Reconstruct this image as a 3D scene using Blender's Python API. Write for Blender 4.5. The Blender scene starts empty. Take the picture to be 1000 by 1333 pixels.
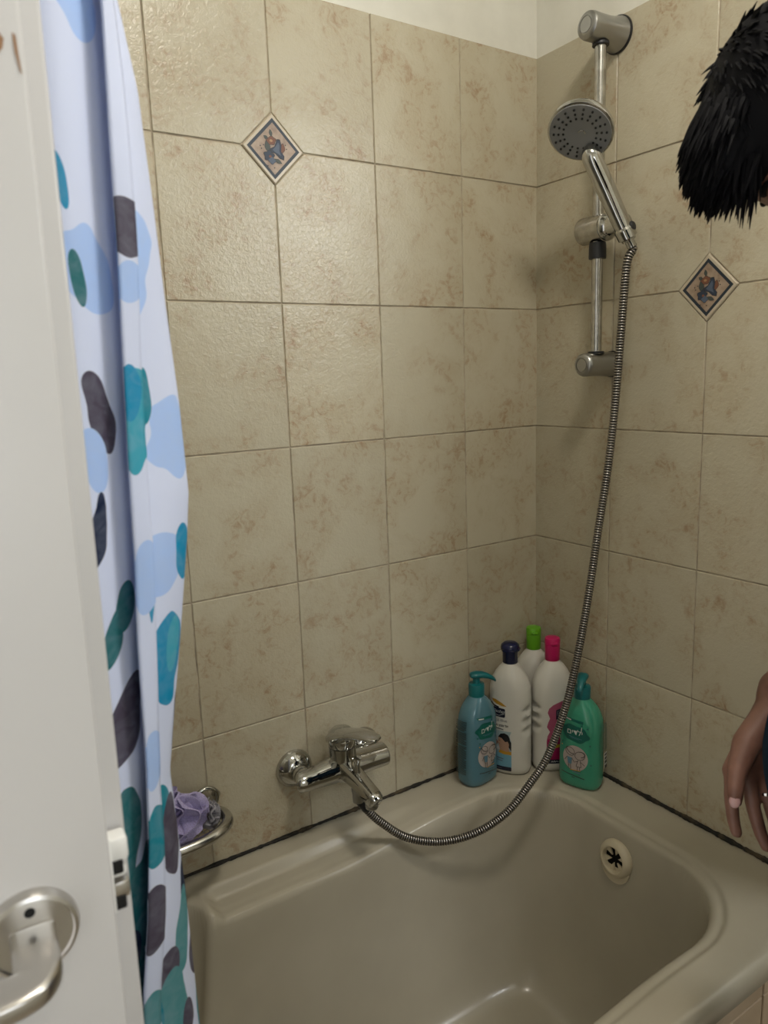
import bpy, bmesh, math, random
import numpy as np
from mathutils import Vector, Matrix, Euler

sc = bpy.context.scene
COL = sc.collection
PI = math.pi
random.seed(7)

# ------------------------------------------------------------------ camera
cam_d = bpy.data.cameras.new('camera')
cam = bpy.data.objects.new('camera', cam_d)
COL.objects.link(cam)
CAM = Vector((-1.1982, -1.2150, 1.4486))
yaw, pitch, roll = 0.9971, -0.1792, -0.0354
fw = Vector((math.cos(pitch) * math.cos(yaw), math.cos(pitch) * math.sin(yaw), math.sin(pitch)))
rt = fw.cross(Vector((0, 0, 1))).normalized()
up = rt.cross(fw)
r2 = rt * math.cos(roll) + up * math.sin(roll)
u2 = -rt * math.sin(roll) + up * math.cos(roll)
M = Matrix((r2, u2, -fw)).transposed().to_4x4()
M.translation = CAM
cam.matrix_world = M
cam_d.sensor_fit = 'HORIZONTAL'
cam_d.sensor_width = 36.0
cam_d.lens = 969.64 / 1000 * 36.0
cam_d.clip_start = 0.02
cam_d.dof.use_dof = True
cam_d.dof.focus_distance = 1.55
cam_d.dof.aperture_fstop = 13.0
sc.camera = cam

# ------------------------------------------------------------------ world, lights, exposure
w = bpy.data.worlds.new('world'); sc.world = w
w.use_nodes = True
w.node_tree.nodes['Background'].inputs[0].default_value = (1.0, 0.98, 0.95, 1)
w.node_tree.nodes['Background'].inputs[1].default_value = 1.5

def area_light(name, loc, direction, sx, sy, power, color):
    d = bpy.data.lights.new(name, 'AREA'); d.shape = 'RECTANGLE'
    d.size, d.size_y, d.energy, d.color = sx, sy, power, color
    o = bpy.data.objects.new(name, d); COL.objects.link(o)
    o.location = loc
    o.rotation_euler = Vector(direction).to_track_quat('-Z', 'Y').to_euler()
    return o
# daylight of the small high window in the back wall, in its reveal
area_light('back_wall_light', (0.575, -2.06, 2.20), (-0.30, 1, -0.22), 0.48, 0.43, 15.5, (0.96, 0.98, 1.0))
# fill for door and curtain, set in an added window behind the viewer
area_light('back_wall_light', (-1.10, -2.06, 1.62), (0.0, 1, 0.0), 0.52, 0.72, 3.2, (0.90, 0.95, 1.0))

LAMP_X, LAMP_Y, LAMP_E = -0.66, -1.00, 57.0           # ceiling lamp, built at the end
sc.view_settings.view_transform = 'Standard'
sc.view_settings.look = 'None'
sc.view_settings.gamma = 1.0
sc.view_settings.use_curve_mapping = False
sc.view_settings.exposure = 0.0
sc.cycles.max_bounces = 8

# ------------------------------------------------------------------ helpers
def link(o, parent=None):
    COL.objects.link(o)
    if parent is not None:
        o.parent = parent
    return o

def mesh_data(name, verts, faces, mats=None, smooth=False, midx=None, auto=None):
    me = bpy.data.meshes.new(name)
    me.from_pydata([tuple(v) for v in verts], [], [tuple(int(i) for i in f) for f in faces])
    me.update()
    if mats is not None:
        for m in (mats if isinstance(mats, (list, tuple)) else [mats]):
            me.materials.append(m)
    if midx is not None:
        me.polygons.foreach_set('material_index', list(midx))
    if smooth:
        me.polygons.foreach_set('use_smooth', [True] * len(me.polygons))
        if auto is not None:
            try: me.set_sharp_from_angle(angle=math.radians(auto))
            except Exception: pass
    return me

def obj(name, verts, faces, mats, parent=None, smooth=True, auto=40, midx=None):
    return link(bpy.data.objects.new(name, mesh_data(name, verts, faces, mats, smooth, midx, auto)), parent)

def empty(name, loc=(0, 0, 0), rot=(0, 0, 0)):
    o = bpy.data.objects.new(name, None); COL.objects.link(o)
    o.empty_display_size = 0.05
    o.location = loc; o.rotation_euler = rot
    return o

def tag(o, label=None, cat=None, group=None, kind=None):
    if label: o['label'] = label
    if cat: o['category'] = cat
    if group: o['group'] = group
    if kind: o['kind'] = kind
    return o

class MB:
    """collects pieces into one mesh"""
    def __init__(s): s.v = []; s.f = []; s.m = []
    def add(s, v, f, mi=0):
        o = len(s.v); s.v += [tuple(p) for p in v]
        s.f += [tuple(i + o for i in q) for q in f]; s.m += [mi] * len(f)
        return s
    def build(s, name, mats, parent=None, smooth=True, auto=40):
        return obj(name, s.v, s.f, mats, parent, smooth, auto, s.m)

def box(x0, x1, y0, y1, z0, z1):
    v = [(x0, y0, z0), (x1, y0, z0), (x1, y1, z0), (x0, y1, z0), (x0, y0, z1), (x1, y0, z1), (x1, y1, z1), (x0, y1, z1)]
    f = [(0, 3, 2, 1), (4, 5, 6, 7), (0, 1, 5, 4), (1, 2, 6, 5), (2, 3, 7, 6), (3, 0, 4, 7)]
    return v, f

def rbox(x0, x1, y0, y1, z0, z1, r=0.003, seg=2):
    bm = bmesh.new()
    v, f = box(x0, x1, y0, y1, z0, z1)
    vs = [bm.verts.new(p) for p in v]
    for q in f: bm.faces.new([vs[i] for i in q])
    bmesh.ops.bevel(bm, geom=bm.edges[:], offset=r, segments=seg, affect='EDGES', profile=0.5)
    bm.verts.ensure_lookup_table(); bm.verts.index_update()
    V = [tuple(p.co) for p in bm.verts]; Fc = [tuple(p.index for p in q.verts) for q in bm.faces]
    bm.free()
    return V, Fc

def frames(pts):
    P = np.array(pts, float)
    T = np.gradient(P, axis=0); T /= np.linalg.norm(T, axis=1)[:, None] + 1e-12
    N = np.zeros_like(P)
    a = np.array([0, 0, 1.0]) if abs(T[0][2]) < 0.9 else np.array([1.0, 0, 0])
    n = a - T[0] * (a @ T[0]); n /= np.linalg.norm(n)
    for i in range(len(P)):
        n = n - T[i] * (n @ T[i]); n /= np.linalg.norm(n); N[i] = n
    return P, T, N, np.cross(T, N)

def tube(pts, rad, n=16, caps=True, sx=1.0, sy=1.0, close=False):
    P, T, N, B = frames(pts)
    if close:
        Pc = np.vstack([P[-1:], P, P[:1]]); T = np.gradient(Pc, axis=0)[1:-1]; T /= np.linalg.norm(T, axis=1)[:, None]
    R = np.full(len(P), rad) if np.isscalar(rad) else np.array(rad)
    a = np.linspace(0, 2 * PI, n, endpoint=False)
    V = []
    for i in range(len(P)):
        for t in a:
            V.append(P[i] + R[i] * (N[i] * math.cos(t) * sx + B[i] * math.sin(t) * sy))
    Fc = []
    m = len(P)
    for i in range(m if close else m - 1):
        i2 = (i + 1) % m
        for j in range(n):
            k = (j + 1) % n
            Fc.append((i * n + j, i * n + k, i2 * n + k, i2 * n + j))
    if caps and not close:
        Fc.append(tuple(range(n - 1, -1, -1)))
        Fc.append(tuple((m - 1) * n + j for j in range(n)))
    return V, Fc

def lathe(prof, n=32, axis='Z', origin=(0, 0, 0), d=None):
    """prof: list of (r, h) along axis; d gives an arbitrary axis direction"""
    if d is None:
        d = {'X': (1, 0, 0), 'Y': (0, 1, 0), 'Z': (0, 0, 1)}[axis]
    D = np.array(d, float); D /= np.linalg.norm(D)
    a = np.array([0, 0, 1.0]) if abs(D[2]) < 0.9 else np.array([1.0, 0, 0])
    U = a - D * (a @ D); U /= np.linalg.norm(U); W = np.cross(D, U)
    O = np.array(origin, float)
    V = []; Fc = []
    for r, h in prof:
        for j in range(n):
            t = 2 * PI * j / n
            V.append(O + D * h + r * (U * math.cos(t) + W * math.sin(t)))
    for i in range(len(prof) - 1):
        for j in range(n):
            k = (j + 1) % n
            Fc.append((i * n + j, i * n + k, (i + 1) * n + k, (i + 1) * n + j))
    if prof[0][0] > 1e-5: Fc.append(tuple(range(n - 1, -1, -1)))
    if prof[-1][0] > 1e-5: Fc.append(tuple((len(prof) - 1) * n + j for j in range(n)))
    return V, Fc

def catmull(pts, n=8, closed=False):
    P = np.array(pts, float); out = []
    m = len(P)
    for i in range(m if closed else m - 1):
        if closed: p0, p1, p2, p3 = P[(i - 1) % m], P[i], P[(i + 1) % m], P[(i + 2) % m]
        else: p0, p1, p2, p3 = P[max(i - 1, 0)], P[i], P[i + 1], P[min(i + 2, m - 1)]
        for k in range(n):
            t = k / n
            out.append(0.5 * ((2 * p1) + (-p0 + p2) * t + (2 * p0 - 5 * p1 + 4 * p2 - p3) * t * t + (-p0 + 3 * p1 - 3 * p2 + p3) * t ** 3))
    if not closed: out.append(P[-1])
    return np.array(out)

def sstep(a, b, x):
    t = np.clip((x - a) / (b - a), 0, 1)
    return t * t * (3 - 2 * t)

# ------------------------------------------------------------------ materials
def mat(name, color=(0.8, 0.8, 0.8), rough=0.5, metal=0.0, coat=0.0, spec=0.5, emit=None, estr=0, sss=0.0, trans=0.0):
    m = bpy.data.materials.new(name); m.use_nodes = True
    b = m.node_tree.nodes['Principled BSDF']
    b.inputs['Base Color'].default_value = (*color, 1)
    b.inputs['Roughness'].default_value = rough
    b.inputs['Metallic'].default_value = metal
    b.inputs['Specular IOR Level'].default_value = spec
    b.inputs['Coat Weight'].default_value = coat
    b.inputs['Transmission Weight'].default_value = trans
    if sss:
        b.inputs['Subsurface Weight'].default_value = sss
        b.inputs['Subsurface Radius'].default_value = (0.01, 0.004, 0.002)
    if emit:
        b.inputs['Emission Color'].default_value = (*emit, 1); b.inputs['Emission Strength'].default_value = estr
    return m

def nd(m, t, **kw):
    n = m.node_tree.nodes.new(t)
    for k, v in kw.items(): setattr(n, k, v)
    return n
def lk(m, a, b): m.node_tree.links.new(a, b)
def bsdf(m): return m.node_tree.nodes['Principled BSDF']

def add_noise(m, scale, c0, c1, lo=0.35, hi=0.65, detail=5, coords='Object', bump=0.0, bscale=None, bdist=0.001, rand=False, rough=None):
    """colour between c0 and c1 by noise, optional fine bump"""
    tc = nd(m, 'ShaderNodeTexCoord')
    no = nd(m, 'ShaderNodeTexNoise'); no.inputs['Scale'].default_value = scale; no.inputs['Detail'].default_value = detail
    lk(m, tc.outputs[coords], no.inputs['Vector'])
    if rand:
        no.noise_dimensions = '4D'
        oi = nd(m, 'ShaderNodeObjectInfo'); mu = nd(m, 'ShaderNodeMath', operation='MULTIPLY'); mu.inputs[1].default_value = 37
        lk(m, oi.outputs['Random'], mu.inputs[0]); lk(m, mu.outputs[0], no.inputs['W'])
    cr = nd(m, 'ShaderNodeValToRGB')
    cr.color_ramp.elements[0].position = lo; cr.color_ramp.elements[1].position = hi
    cr.color_ramp.elements[0].color = (*c0, 1); cr.color_ramp.elements[1].color = (*c1, 1)
    lk(m, no.outputs['Fac'], cr.inputs[0]); lk(m, cr.outputs[0], bsdf(m).inputs['Base Color'])
    if bump:
        n2 = nd(m, 'ShaderNodeTexNoise'); n2.inputs['Scale'].default_value = bscale; n2.inputs['Detail'].default_value = 2
        lk(m, tc.outputs[coords], n2.inputs['Vector'])
        bp = nd(m, 'ShaderNodeBump'); bp.inputs['Strength'].default_value = bump; bp.inputs['Distance'].default_value = bdist
        lk(m, n2.outputs['Fac'], bp.inputs['Height']); lk(m, bp.outputs[0], bsdf(m).inputs['Normal'])
    return m

def make_tile_mat():
    m = mat('beige_glazed_tile', (0.6, 0.5, 0.36), 0.27)
    tc = nd(m, 'ShaderNodeTexCoord'); oi = nd(m, 'ShaderNodeObjectInfo')
    mu = nd(m, 'ShaderNodeMath', operation='MULTIPLY'); mu.inputs[1].default_value = 53
    lk(m, oi.outputs['Random'], mu.inputs[0])
    def noise(scale, detail, dist=0.0, rough=0.6):
        n = nd(m, 'ShaderNodeTexNoise'); n.noise_dimensions = '4D'
        n.inputs['Scale'].default_value = scale; n.inputs['Detail'].default_value = detail
        n.inputs['Distortion'].default_value = dist; n.inputs['Roughness'].default_value = rough
        lk(m, tc.outputs['Object'], n.inputs['Vector']); lk(m, mu.outputs[0], n.inputs['W'])
        return n
    a = noise(9, 4, 0.6); b = noise(42, 6, 1.4, 0.7); c = noise(150, 3, 0.5)
    mask = nd(m, 'ShaderNodeValToRGB'); mask.color_ramp.elements[0].position = 0.42; mask.color_ramp.elements[1].position = 0.66
    lk(m, a.outputs['Fac'], mask.inputs[0])
    fl = nd(m, 'ShaderNodeValToRGB'); fl.color_ramp.elements[0].position = 0.50; fl.color_ramp.elements[1].position = 0.64
    lk(m, b.outputs['Fac'], fl.inputs[0])
    mm = nd(m, 'ShaderNodeMath', operation='MULTIPLY'); lk(m, mask.outputs[0], mm.inputs[0]); lk(m, fl.outputs[0], mm.inputs[1])
    mix = nd(m, 'ShaderNodeMix', data_type='RGBA')
    mix.inputs[6].default_value = (*TILE_A, 1); mix.inputs[7].default_value = (*TILE_B, 1)
    ms = nd(m, 'ShaderNodeMath', operation='MULTIPLY'); ms.inputs[1].default_value = 0.95
    lk(m, mm.outputs[0], ms.inputs[0]); lk(m, ms.outputs[0], mix.inputs[0])
    # broad warm cloud
    mix2 = nd(m, 'ShaderNodeMix', data_type='RGBA'); mix2.blend_type = 'MULTIPLY'
    mix2.inputs[7].default_value = (0.84, 0.76, 0.67, 1)
    lk(m, mix.outputs[2], mix2.inputs[6])
    m3 = nd(m, 'ShaderNodeMath', operation='MULTIPLY'); m3.inputs[1].default_value = 0.55
    lk(m, mask.outputs[0], m3.inputs[0]); lk(m, m3.outputs[0], mix2.inputs[0])
    # per-tile tone
    hs = nd(m, 'ShaderNodeHueSaturation')
    mr = nd(m, 'ShaderNodeMapRange'); mr.inputs[3].default_value = 0.95; mr.inputs[4].default_value = 1.05
    lk(m, oi.outputs['Random'], mr.inputs[0]); lk(m, mr.outputs[0], hs.inputs['Value']); lk(m, mix2.outputs[2], hs.inputs['Color'])
    lk(m, hs.outputs[0], bsdf(m).inputs['Base Color'])
    bp = nd(m, 'ShaderNodeBump'); bp.inputs['Strength'].default_value = 0.6; bp.inputs['Distance'].default_value = 0.0020
    lk(m, c.outputs['Fac'], bp.inputs['Height']); lk(m, bp.outputs[0], bsdf(m).inputs['Normal'])
    return m
TILE_A = (0.49, 0.447, 0.333)
TILE_B = (0.36, 0.258, 0.165)

MT = {}
MT['tile'] = make_tile_mat()
MT['grout'] = add_noise(mat('grout', rough=0.9), 25, (0.27, 0.225, 0.165), (0.50, 0.43, 0.32))
MT['plaster'] = add_noise(mat('white_plaster', rough=0.85), 14, (0.66, 0.645, 0.57), (0.72, 0.705, 0.63), bump=0.25, bscale=60, bdist=0.002)
MT['floor'] = add_noise(mat('floor_tile', rough=0.45), 8, (0.30, 0.25, 0.19), (0.40, 0.34, 0.26))
MT['apron'] = add_noise(mat('apron_tile', rough=0.4), 8, (0.36, 0.27, 0.18), (0.46, 0.36, 0.25), rand=True)
MT['enamel'] = mat('tub_enamel', (0.66, 0.60, 0.50), 0.26, coat=0.15)
add_noise(MT['enamel'], 5, (0.41, 0.375, 0.295), (0.455, 0.418, 0.33))
MT['mould'] = add_noise(mat('black_mould_caulk', rough=0.8), 40, (0.012, 0.011, 0.008), (0.09, 0.065, 0.035), lo=0.5, hi=0.75)
MT['chrome'] = mat('chrome', (0.50, 0.50, 0.48), 0.07, 1.0)
MT['chrome_worn'] = add_noise(mat('worn_chrome', rough=0.22, metal=1.0), 60, (0.40, 0.39, 0.36), (0.56, 0.55, 0.52))
MT['chrome_matte'] = mat('satin_chrome', (0.38, 0.38, 0.37), 0.30, 1.0)
MT['black'] = mat('black_rubber', (0.010, 0.011, 0.014), 0.45)
MT['grey_plastic'] = mat('grey_plastic', (0.23, 0.235, 0.24), 0.4)
MT['door_paint'] = mat('door_paint', (0.62, 0.61, 0.595), 0.32)
MT['steel'] = mat('brushed_steel', (0.55, 0.53, 0.50), 0.28, 1.0)
MT['white_paint'] = mat('white_gloss_paint', (0.78, 0.78, 0.76), 0.3)
MT['cream'] = mat('cream_plastic', (0.62, 0.55, 0.40), 0.35)
MT['void'] = mat('dark_hole', (0.004, 0.004, 0.004), 0.9)
def plain(key, c, r=0.5, **k):
    MT[key] = mat(key, c, r, **k); return MT[key]

# ------------------------------------------------------------------ room shell
RX, RY, RZ, EX = -1.85, -2.05, 2.62, 1.0      # room extents
W = 0.2023
WX0, WX1, WZ0, WZ1 = 0.30, 0.85, 1.95, 2.45           # window opening in the back wall
VX0, VX1, VZ0, VZ1 = -1.40, -0.80, 1.22, 2.02         # wider opening added behind the viewer for the fill light
WR = -0.80                                           # the right wall ends here, the room widens beyond
def struct(name, parts, m, kind='structure'):
    mb = MB()
    for p in parts: mb.add(*p)
    o = mb.build(name, m, None, False)
    o['kind'] = kind
    return o
T = 0.12
floor = struct('floor', [box(RX - T, EX + T, RY - T, T, -0.1, 0)], MT['floor'])
ceiling = struct('ceiling', [box(RX - T, EX + T, RY - T, T, RZ, RZ + 0.1)], MT['plaster'])
wall_far = struct('wall_far', [box(RX, 0, 0, T, 0, RZ)], MT['plaster'])
wall_right = struct('wall_right', [box(0, T, WR, T, 0, RZ)], MT['plaster'])
wall_return = struct('wall_return', [box(T, EX, WR, WR + T, 0, RZ)], MT['plaster'])
wall_side = struct('wall_side', [box(EX, EX + T, RY, WR + T, 0, RZ)], MT['plaster'])
wall_back = struct('wall_back', [box(RX, VX0, RY - T, RY, 0, RZ), box(VX1, WX0, RY - T, RY, 0, RZ), box(WX1, EX + T, RY - T, RY, 0, RZ),
                                 box(WX0, WX1, RY - T, RY, 0, WZ0), box(WX0, WX1, RY - T, RY, WZ1, RZ),
                                 box(VX0, VX1, RY - T, RY, 0, VZ0), box(VX0, VX1, RY - T, RY, VZ1, RZ)], MT['plaster'])
DY0, DY1, DH = -1.50, -0.76, 2.08
wall_left = struct('wall_left', [box(RX - T, RX, RY - T, DY0, 0, RZ), box(RX - T, RX, DY1, T, 0, RZ),
                                 box(RX - T, RX, DY0, DY1, DH, RZ)], MT['plaster'])
# grout bed behind the tiles
def grout_bed(parent, v, f):
    o = obj('grout_bed', v, f, MT['grout'], parent, False); return o
GB = 0.0022
TT = 0.0042
grout_bed(wall_far, *box(RX, 0, -GB, 0, 0.0, 2.078))
gb = MB()
gb.add(*box(-GB, 0, WR, 0, 0, 2.078))
gb.build('grout_bed', MT['grout'], wall_right, False)

def prism(outline, t, bev=0.0011):
    """convex outline (list of 2D points, counter-clockwise) -> tile in local (s, z), front along +n"""
    P = np.array(outline, float); n = len(P)
    ins = []
    for i in range(n):
        a, b, c = P[i - 1], P[i], P[(i + 1) % n]
        e1 = (b - a) / np.linalg.norm(b - a); e2 = (c - b) / np.linalg.norm(c - b)
        n1 = np.array([-e1[1], e1[0]]); n2 = np.array([-e2[1], e2[0]])
        k = (n1 + n2) / (1 + n1 @ n2)
        ins.append(b + k * bev)
    V = [(p[0], p[1], 0) for p in P] + [(p[0], p[1], t - bev) for p in P] + [(p[0], p[1], t) for p in ins]
    Fc = []
    for L in range(2):
        for i in range(n):
            k = (i + 1) % n
            Fc.append((L * n + i, L * n + k, (L + 1) * n + k, (L + 1) * n + i))
    Fc.append(tuple(range(2 * n, 3 * n)))
    return V, Fc
_tile_cache = {}
def tile_mesh(w, h, cut=None, m='tile'):
    key = (round(w, 4), round(h, 4), cut, m)
    if key in _tile_cache: return _tile_cache[key]
    g = 0.0011
    x0, x1, y0, y1 = g, w - g, g, h - g
    pts = [(x0, y0), (x1, y0), (x1, y1), (x0, y1)]
    c = 0.0572
    if cut == 'bl': pts = [(c, y0), (x1, y0), (x1, y1), (x0, y1), (x0, c)]
    if cut == 'br': pts = [(x0, y0), (w - c, y0), (x1, c), (x1, y1), (x0, y1)]
    if cut == 'tr': pts = [(x0, y0), (x1, y0), (x1, h - c), (w - c, y1), (x0, y1)]
    if cut == 'tl': pts = [(x0, y0), (x1, y0), (x1, y1), (c, y1), (x0, h - c)]
    v, f = prism(pts, TT)
    me = mesh_data('tile', v, f, MT[m]); _tile_cache[key] = me
    return me
# wall_far: local s axis = +x, normal = -y ;  wall_right: s axis = -y, normal = -x
def basis_far(x, z, off=0.0): return Matrix(((1, 0, 0, x), (0, 0, -1, -off), (0, 1, 0, z), (0, 0, 0, 1)))
def basis_right(y, z, off=0.0): return Matrix(((0, 0, -1, -off), (-1, 0, 0, y), (0, 1, 0, z), (0, 0, 0, 1)))
rnd = random.Random(3)
def put_tile(parent, me, mx):
    o = bpy.data.objects.new('tile', me); link(o, parent)
    tilt = Matrix.Rotation(rnd.uniform(-0.0022, 0.0022), 4, 'X') @ Matrix.Rotation(rnd.uniform(-0.0022, 0.0022), 4, 'Y')
    o.matrix_world = mx @ tilt
    return o
zl = [2.08 - 0.25 * j for j in range(9)] + [0.0]          # 2.08 .. 0.08, 0
xl = [0.0, -0.2066] + [-0.2066 - W * i for i in range(1, 9)]
xl = [x for x in xl if x > RX] + [RX]
DEC_F = (xl[3], 1.83); DEC_R = (-0.2123 - W, 1.58)
for i in range(len(xl) - 1):
    x1, x0 = xl[i], xl[i + 1]
    for j in range(len(zl) - 1):
        z1, z0 = zl[j], zl[j + 1]
        if z1 < 0.6 and x0 > -1.25: continue               # behind the tub
        cut = None
        if abs(x1 - DEC_F[0]) < .001 and abs(z0 - DEC_F[1]) < .001: cut = 'br'
        if abs(x0 - DEC_F[0]) < .001 and abs(z0 - DEC_F[1]) < .001: cut = 'bl'
        if abs(x1 - DEC_F[0]) < .001 and abs(z1 - DEC_F[1]) < .001: cut = 'tr'
        if abs(x0 - DEC_F[0]) < .001 and abs(z1 - DEC_F[1]) < .001: cut = 'tl'
        put_tile(wall_far, tile_mesh(x1 - x0, z1 - z0, cut), basis_far(x0, z0))
yl = [0.0, -0.2123] + [-0.2123 - W * i for i in range(1, 10)]
yl = [y for y in yl if y > WR] + [WR]
for i in range(len(yl) - 1):
    y0, y1 = yl[i], yl[i + 1]                               # y0 nearer the corner
    for j in range(len(zl) - 1):
        z1, z0 = zl[j], zl[j + 1]
        if z1 < 0.6 and y1 > -0.7: continue
        cut = None
        if abs(y1 - DEC_R[0]) < .001 and abs(z0 - DEC_R[1]) < .001: cut = 'br'
        if abs(y0 - DEC_R[0]) < .001 and abs(z0 - DEC_R[1]) < .001: cut = 'bl'
        if abs(y1 - DEC_R[0]) < .001 and abs(z1 - DEC_R[1]) < .001: cut = 'tr'
        if abs(y0 - DEC_R[0]) < .001 and abs(z1 - DEC_R[1]) < .001: cut = 'tl'
        put_tile(wall_right, tile_mesh(y0 - y1, z1 - z0, cut), basis_right(y0, z0))

# decorative diamond tiles
plain('decor_rim', (0.50, 0.43, 0.32), 0.3); plain('decor_navy', (0.010, 0.020, 0.034), 0.45)
MT['decor_field'] = add_noise(mat('decor_field', rough=0.4), 70, (0.24, 0.165, 0.115), (0.37, 0.28, 0.205))
plain('decor_leaf', (0.05, 0.062, 0.055), 0.5); plain('decor_blue', (0.022, 0.034, 0.062), 0.5)
plain('decor_blue_light', (0.075, 0.10, 0.15), 0.5); plain('decor_red', (0.17, 0.065, 0.035), 0.5); plain('decor_line', (0.02, 0.02, 0.025), 0.5)
plain('decor_ochre', (0.36, 0.20, 0.09), 0.4)
def poly2(pts, z): return [(p[0], p[1], z) for p in pts], [tuple(range(len(pts)))]
def blob(cx, cy, rx, ry, rot=0, n=18, lob=0, amp=0.0):
    out = []
    for i in range(n):
        t = 2 * PI * i / n
        k = 1 + amp * math.cos(lob * t)
        x, y = rx * k * math.cos(t), ry * k * math.sin(t)
        out.append((cx + x * math.cos(rot) - y * math.sin(rot), cy + x * math.sin(rot) + y * math.cos(rot)))
    return out
def leaf(cx, cy, l, w_, rot):
    out = []
    for i in range(17):
        t = i / 16; out.append((l * (t - 0.5), w_ * math.sin(PI * t) * 0.5))
    for i in range(15, 0, -1):
        t = i / 16; out.append((l * (t - 0.5), -w_ * math.sin(PI * t) * 0.5))
    return [(cx + x * math.cos(rot) - y * math.sin(rot), cy + x * math.sin(rot) + y * math.cos(rot)) for x, y in out]
def decor_tile(parent, mx):
    h = 0.0560
    dia = lambda k: [(0, -k), (k, 0), (0, k), (-k, 0)]
    v, f = prism(dia(h), 0.0062, 0.0016)
    o = obj('decor_tile', v, f, MT['decor_rim'], parent, False); o.matrix_world = mx
    mb = MB(); z = 0.0064
    a, b = dia(h - .008), dia(h - .0150)
    mb.add([(p[0], p[1], z) for p in a] + [(p[0], p[1], z) for p in b], [(i, (i + 1) % 4, 4 + (i + 1) % 4, 4 + i) for i in range(4)])
    mb.build('border', MT['decor_navy'], o, False)
    v, f = poly2(dia(h - .0150), z); obj('field', v, f, MT['decor_field'], o, False)
    mb = MB(); keys = ['decor_line', 'decor_leaf', 'decor_blue', 'decor_blue_light', 'decor_red', 'decor_ochre']
    def add(pts, k, dz, rim=1.12):
        cx = sum(p[0] for p in pts) / len(pts); cy = sum(p[1] for p in pts) / len(pts)
        if rim > 1: mb.add(*poly2([(cx + (p[0] - cx) * rim, cy + (p[1] - cy) * rim) for p in pts], z + dz - 0.00006), mi=0)
        mb.add(*poly2(pts, z + dz), mi=k)
    s = 0.0002
    add(blob(-.004, .012, .0085, .0062, .3, 24, 5, .12), 4, s); add(blob(-.004, .012, .003, .002), 5, 2 * s, 1)
    add(blob(.016, .002, .0045, .007, -.2, 20, 4, .1), 4, s)
    add(leaf(-.004, .024, .011, .0055, 1.75), 1, s); add(leaf(-.013, .016, .009, .0055, 2.6), 1, s)
    add(leaf(-.011, .002, .018, .009, 1.8), 1, 1.5 * s)
    add([(-.006, -.001), (.002, .003), (.007, .014), (.012, .014), (.014, .006), (.013, -.003), (.018, -.009), (.017, -.015), (.010, -.013), (.003, -.007), (-.003, -.006)], 2, 2 * s)
    add([(-.002, -.002), (.004, .004), (.009, .011), (.011, .006), (.010, -.002), (.013, -.010), (.007, -.007), (.002, -.005)], 3, 2.4 * s, 1)
    add(blob(-.009, -.012, .0085, .0075, .2, 24, 5, .16), 2, 2.6 * s); add(blob(-.004, -.019, .006, .005, 0, 20, 4, .15), 3, 2.8 * s)
    add(blob(-.007, -.013, .0025, .002), 4, 3.2 * s, 1)
    add(leaf(.007, -.019, .014, .006, -.4), 1, 3 * s)
    for q in [(-.022, -.002), (-.024, .002), (-.018, .004), (.022, .008), (.024, .002), (-.012, -.028), (.0, -.030)]:
        add(blob(q[0], q[1], .0011, .0011, n=8), 0, s, 1)
    mb.build('painted_flower', [MT[k] for k in keys], o, False)
    return o
decor_tile(wall_far, basis_far(DEC_F[0], DEC_F[1], 0.0))
decor_tile(wall_right, basis_right(DEC_R[0], DEC_R[1], 0.0))

# back wall windows, the wider one added for fill; frosted panes, white frames
MT['frosted'] = mat('frosted_glass', (0.85, 0.9, 0.95), 0.5, trans=0.6)
for wn, (x0, x1, z0, z1) in (('window_1', (WX0, WX1, WZ0, WZ1)), ('added_window', (VX0, VX1, VZ0, VZ1))):
  win = empty(wn, ((x0 + x1) / 2, RY - 0.09, (z0 + z1) / 2), (0, 0, PI / 2)); win['kind'] = 'structure'
  wy, wz = (x1 - x0) / 2, (z1 - z0) / 2
  mb = MB()
  for a in (rbox(-.02, .02, -wy, wy, -wz, -wz + .035), rbox(-.02, .02, -wy, wy, wz - .035, wz), rbox(-.02, .02, -wy, -wy + .035, -wz + .035, wz - .035), rbox(-.02, .02, wy - .035, wy, -wz + .035, wz - .035)): mb.add(*a)
  mb.build('window_frame', MT['white_paint'], win, False)
  obj('pane', *box(-.003, .003, -wy + .034, wy - .034, -wz + .034, wz - .034), MT['frosted'], win, False)

# mouldy caulk bead along the tub
RIM = 0.58
def bead(path, name, seed):
    rr = random.Random(seed); pts = catmull(path, 60)
    rad = [(0.0033 if seed == 1 else 0.0042) + 0.0016 * math.sin(i * 0.31 + seed) * rr.random() + rr.uniform(-.0006, .0008) for i in range(len(pts))]
    o = obj(name, *tube(pts, rad, 8), MT['mould'], None); o['kind'] = 'structure'; return o
bead([(-1.19, -.0055, RIM + .0035), (-.8, -.0055, RIM + .0035), (-.4, -.0055, RIM + .0035), (-.008, -.0055, RIM + .0035)], 'trim_1', 1)
bead([(-.0060, -.010, RIM + .0035), (-.0060, -.25, RIM + .0035), (-.0062, -.5, RIM + .0040), (-.0060, -.695, RIM + .0035)], 'trim_2', 2)
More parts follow.
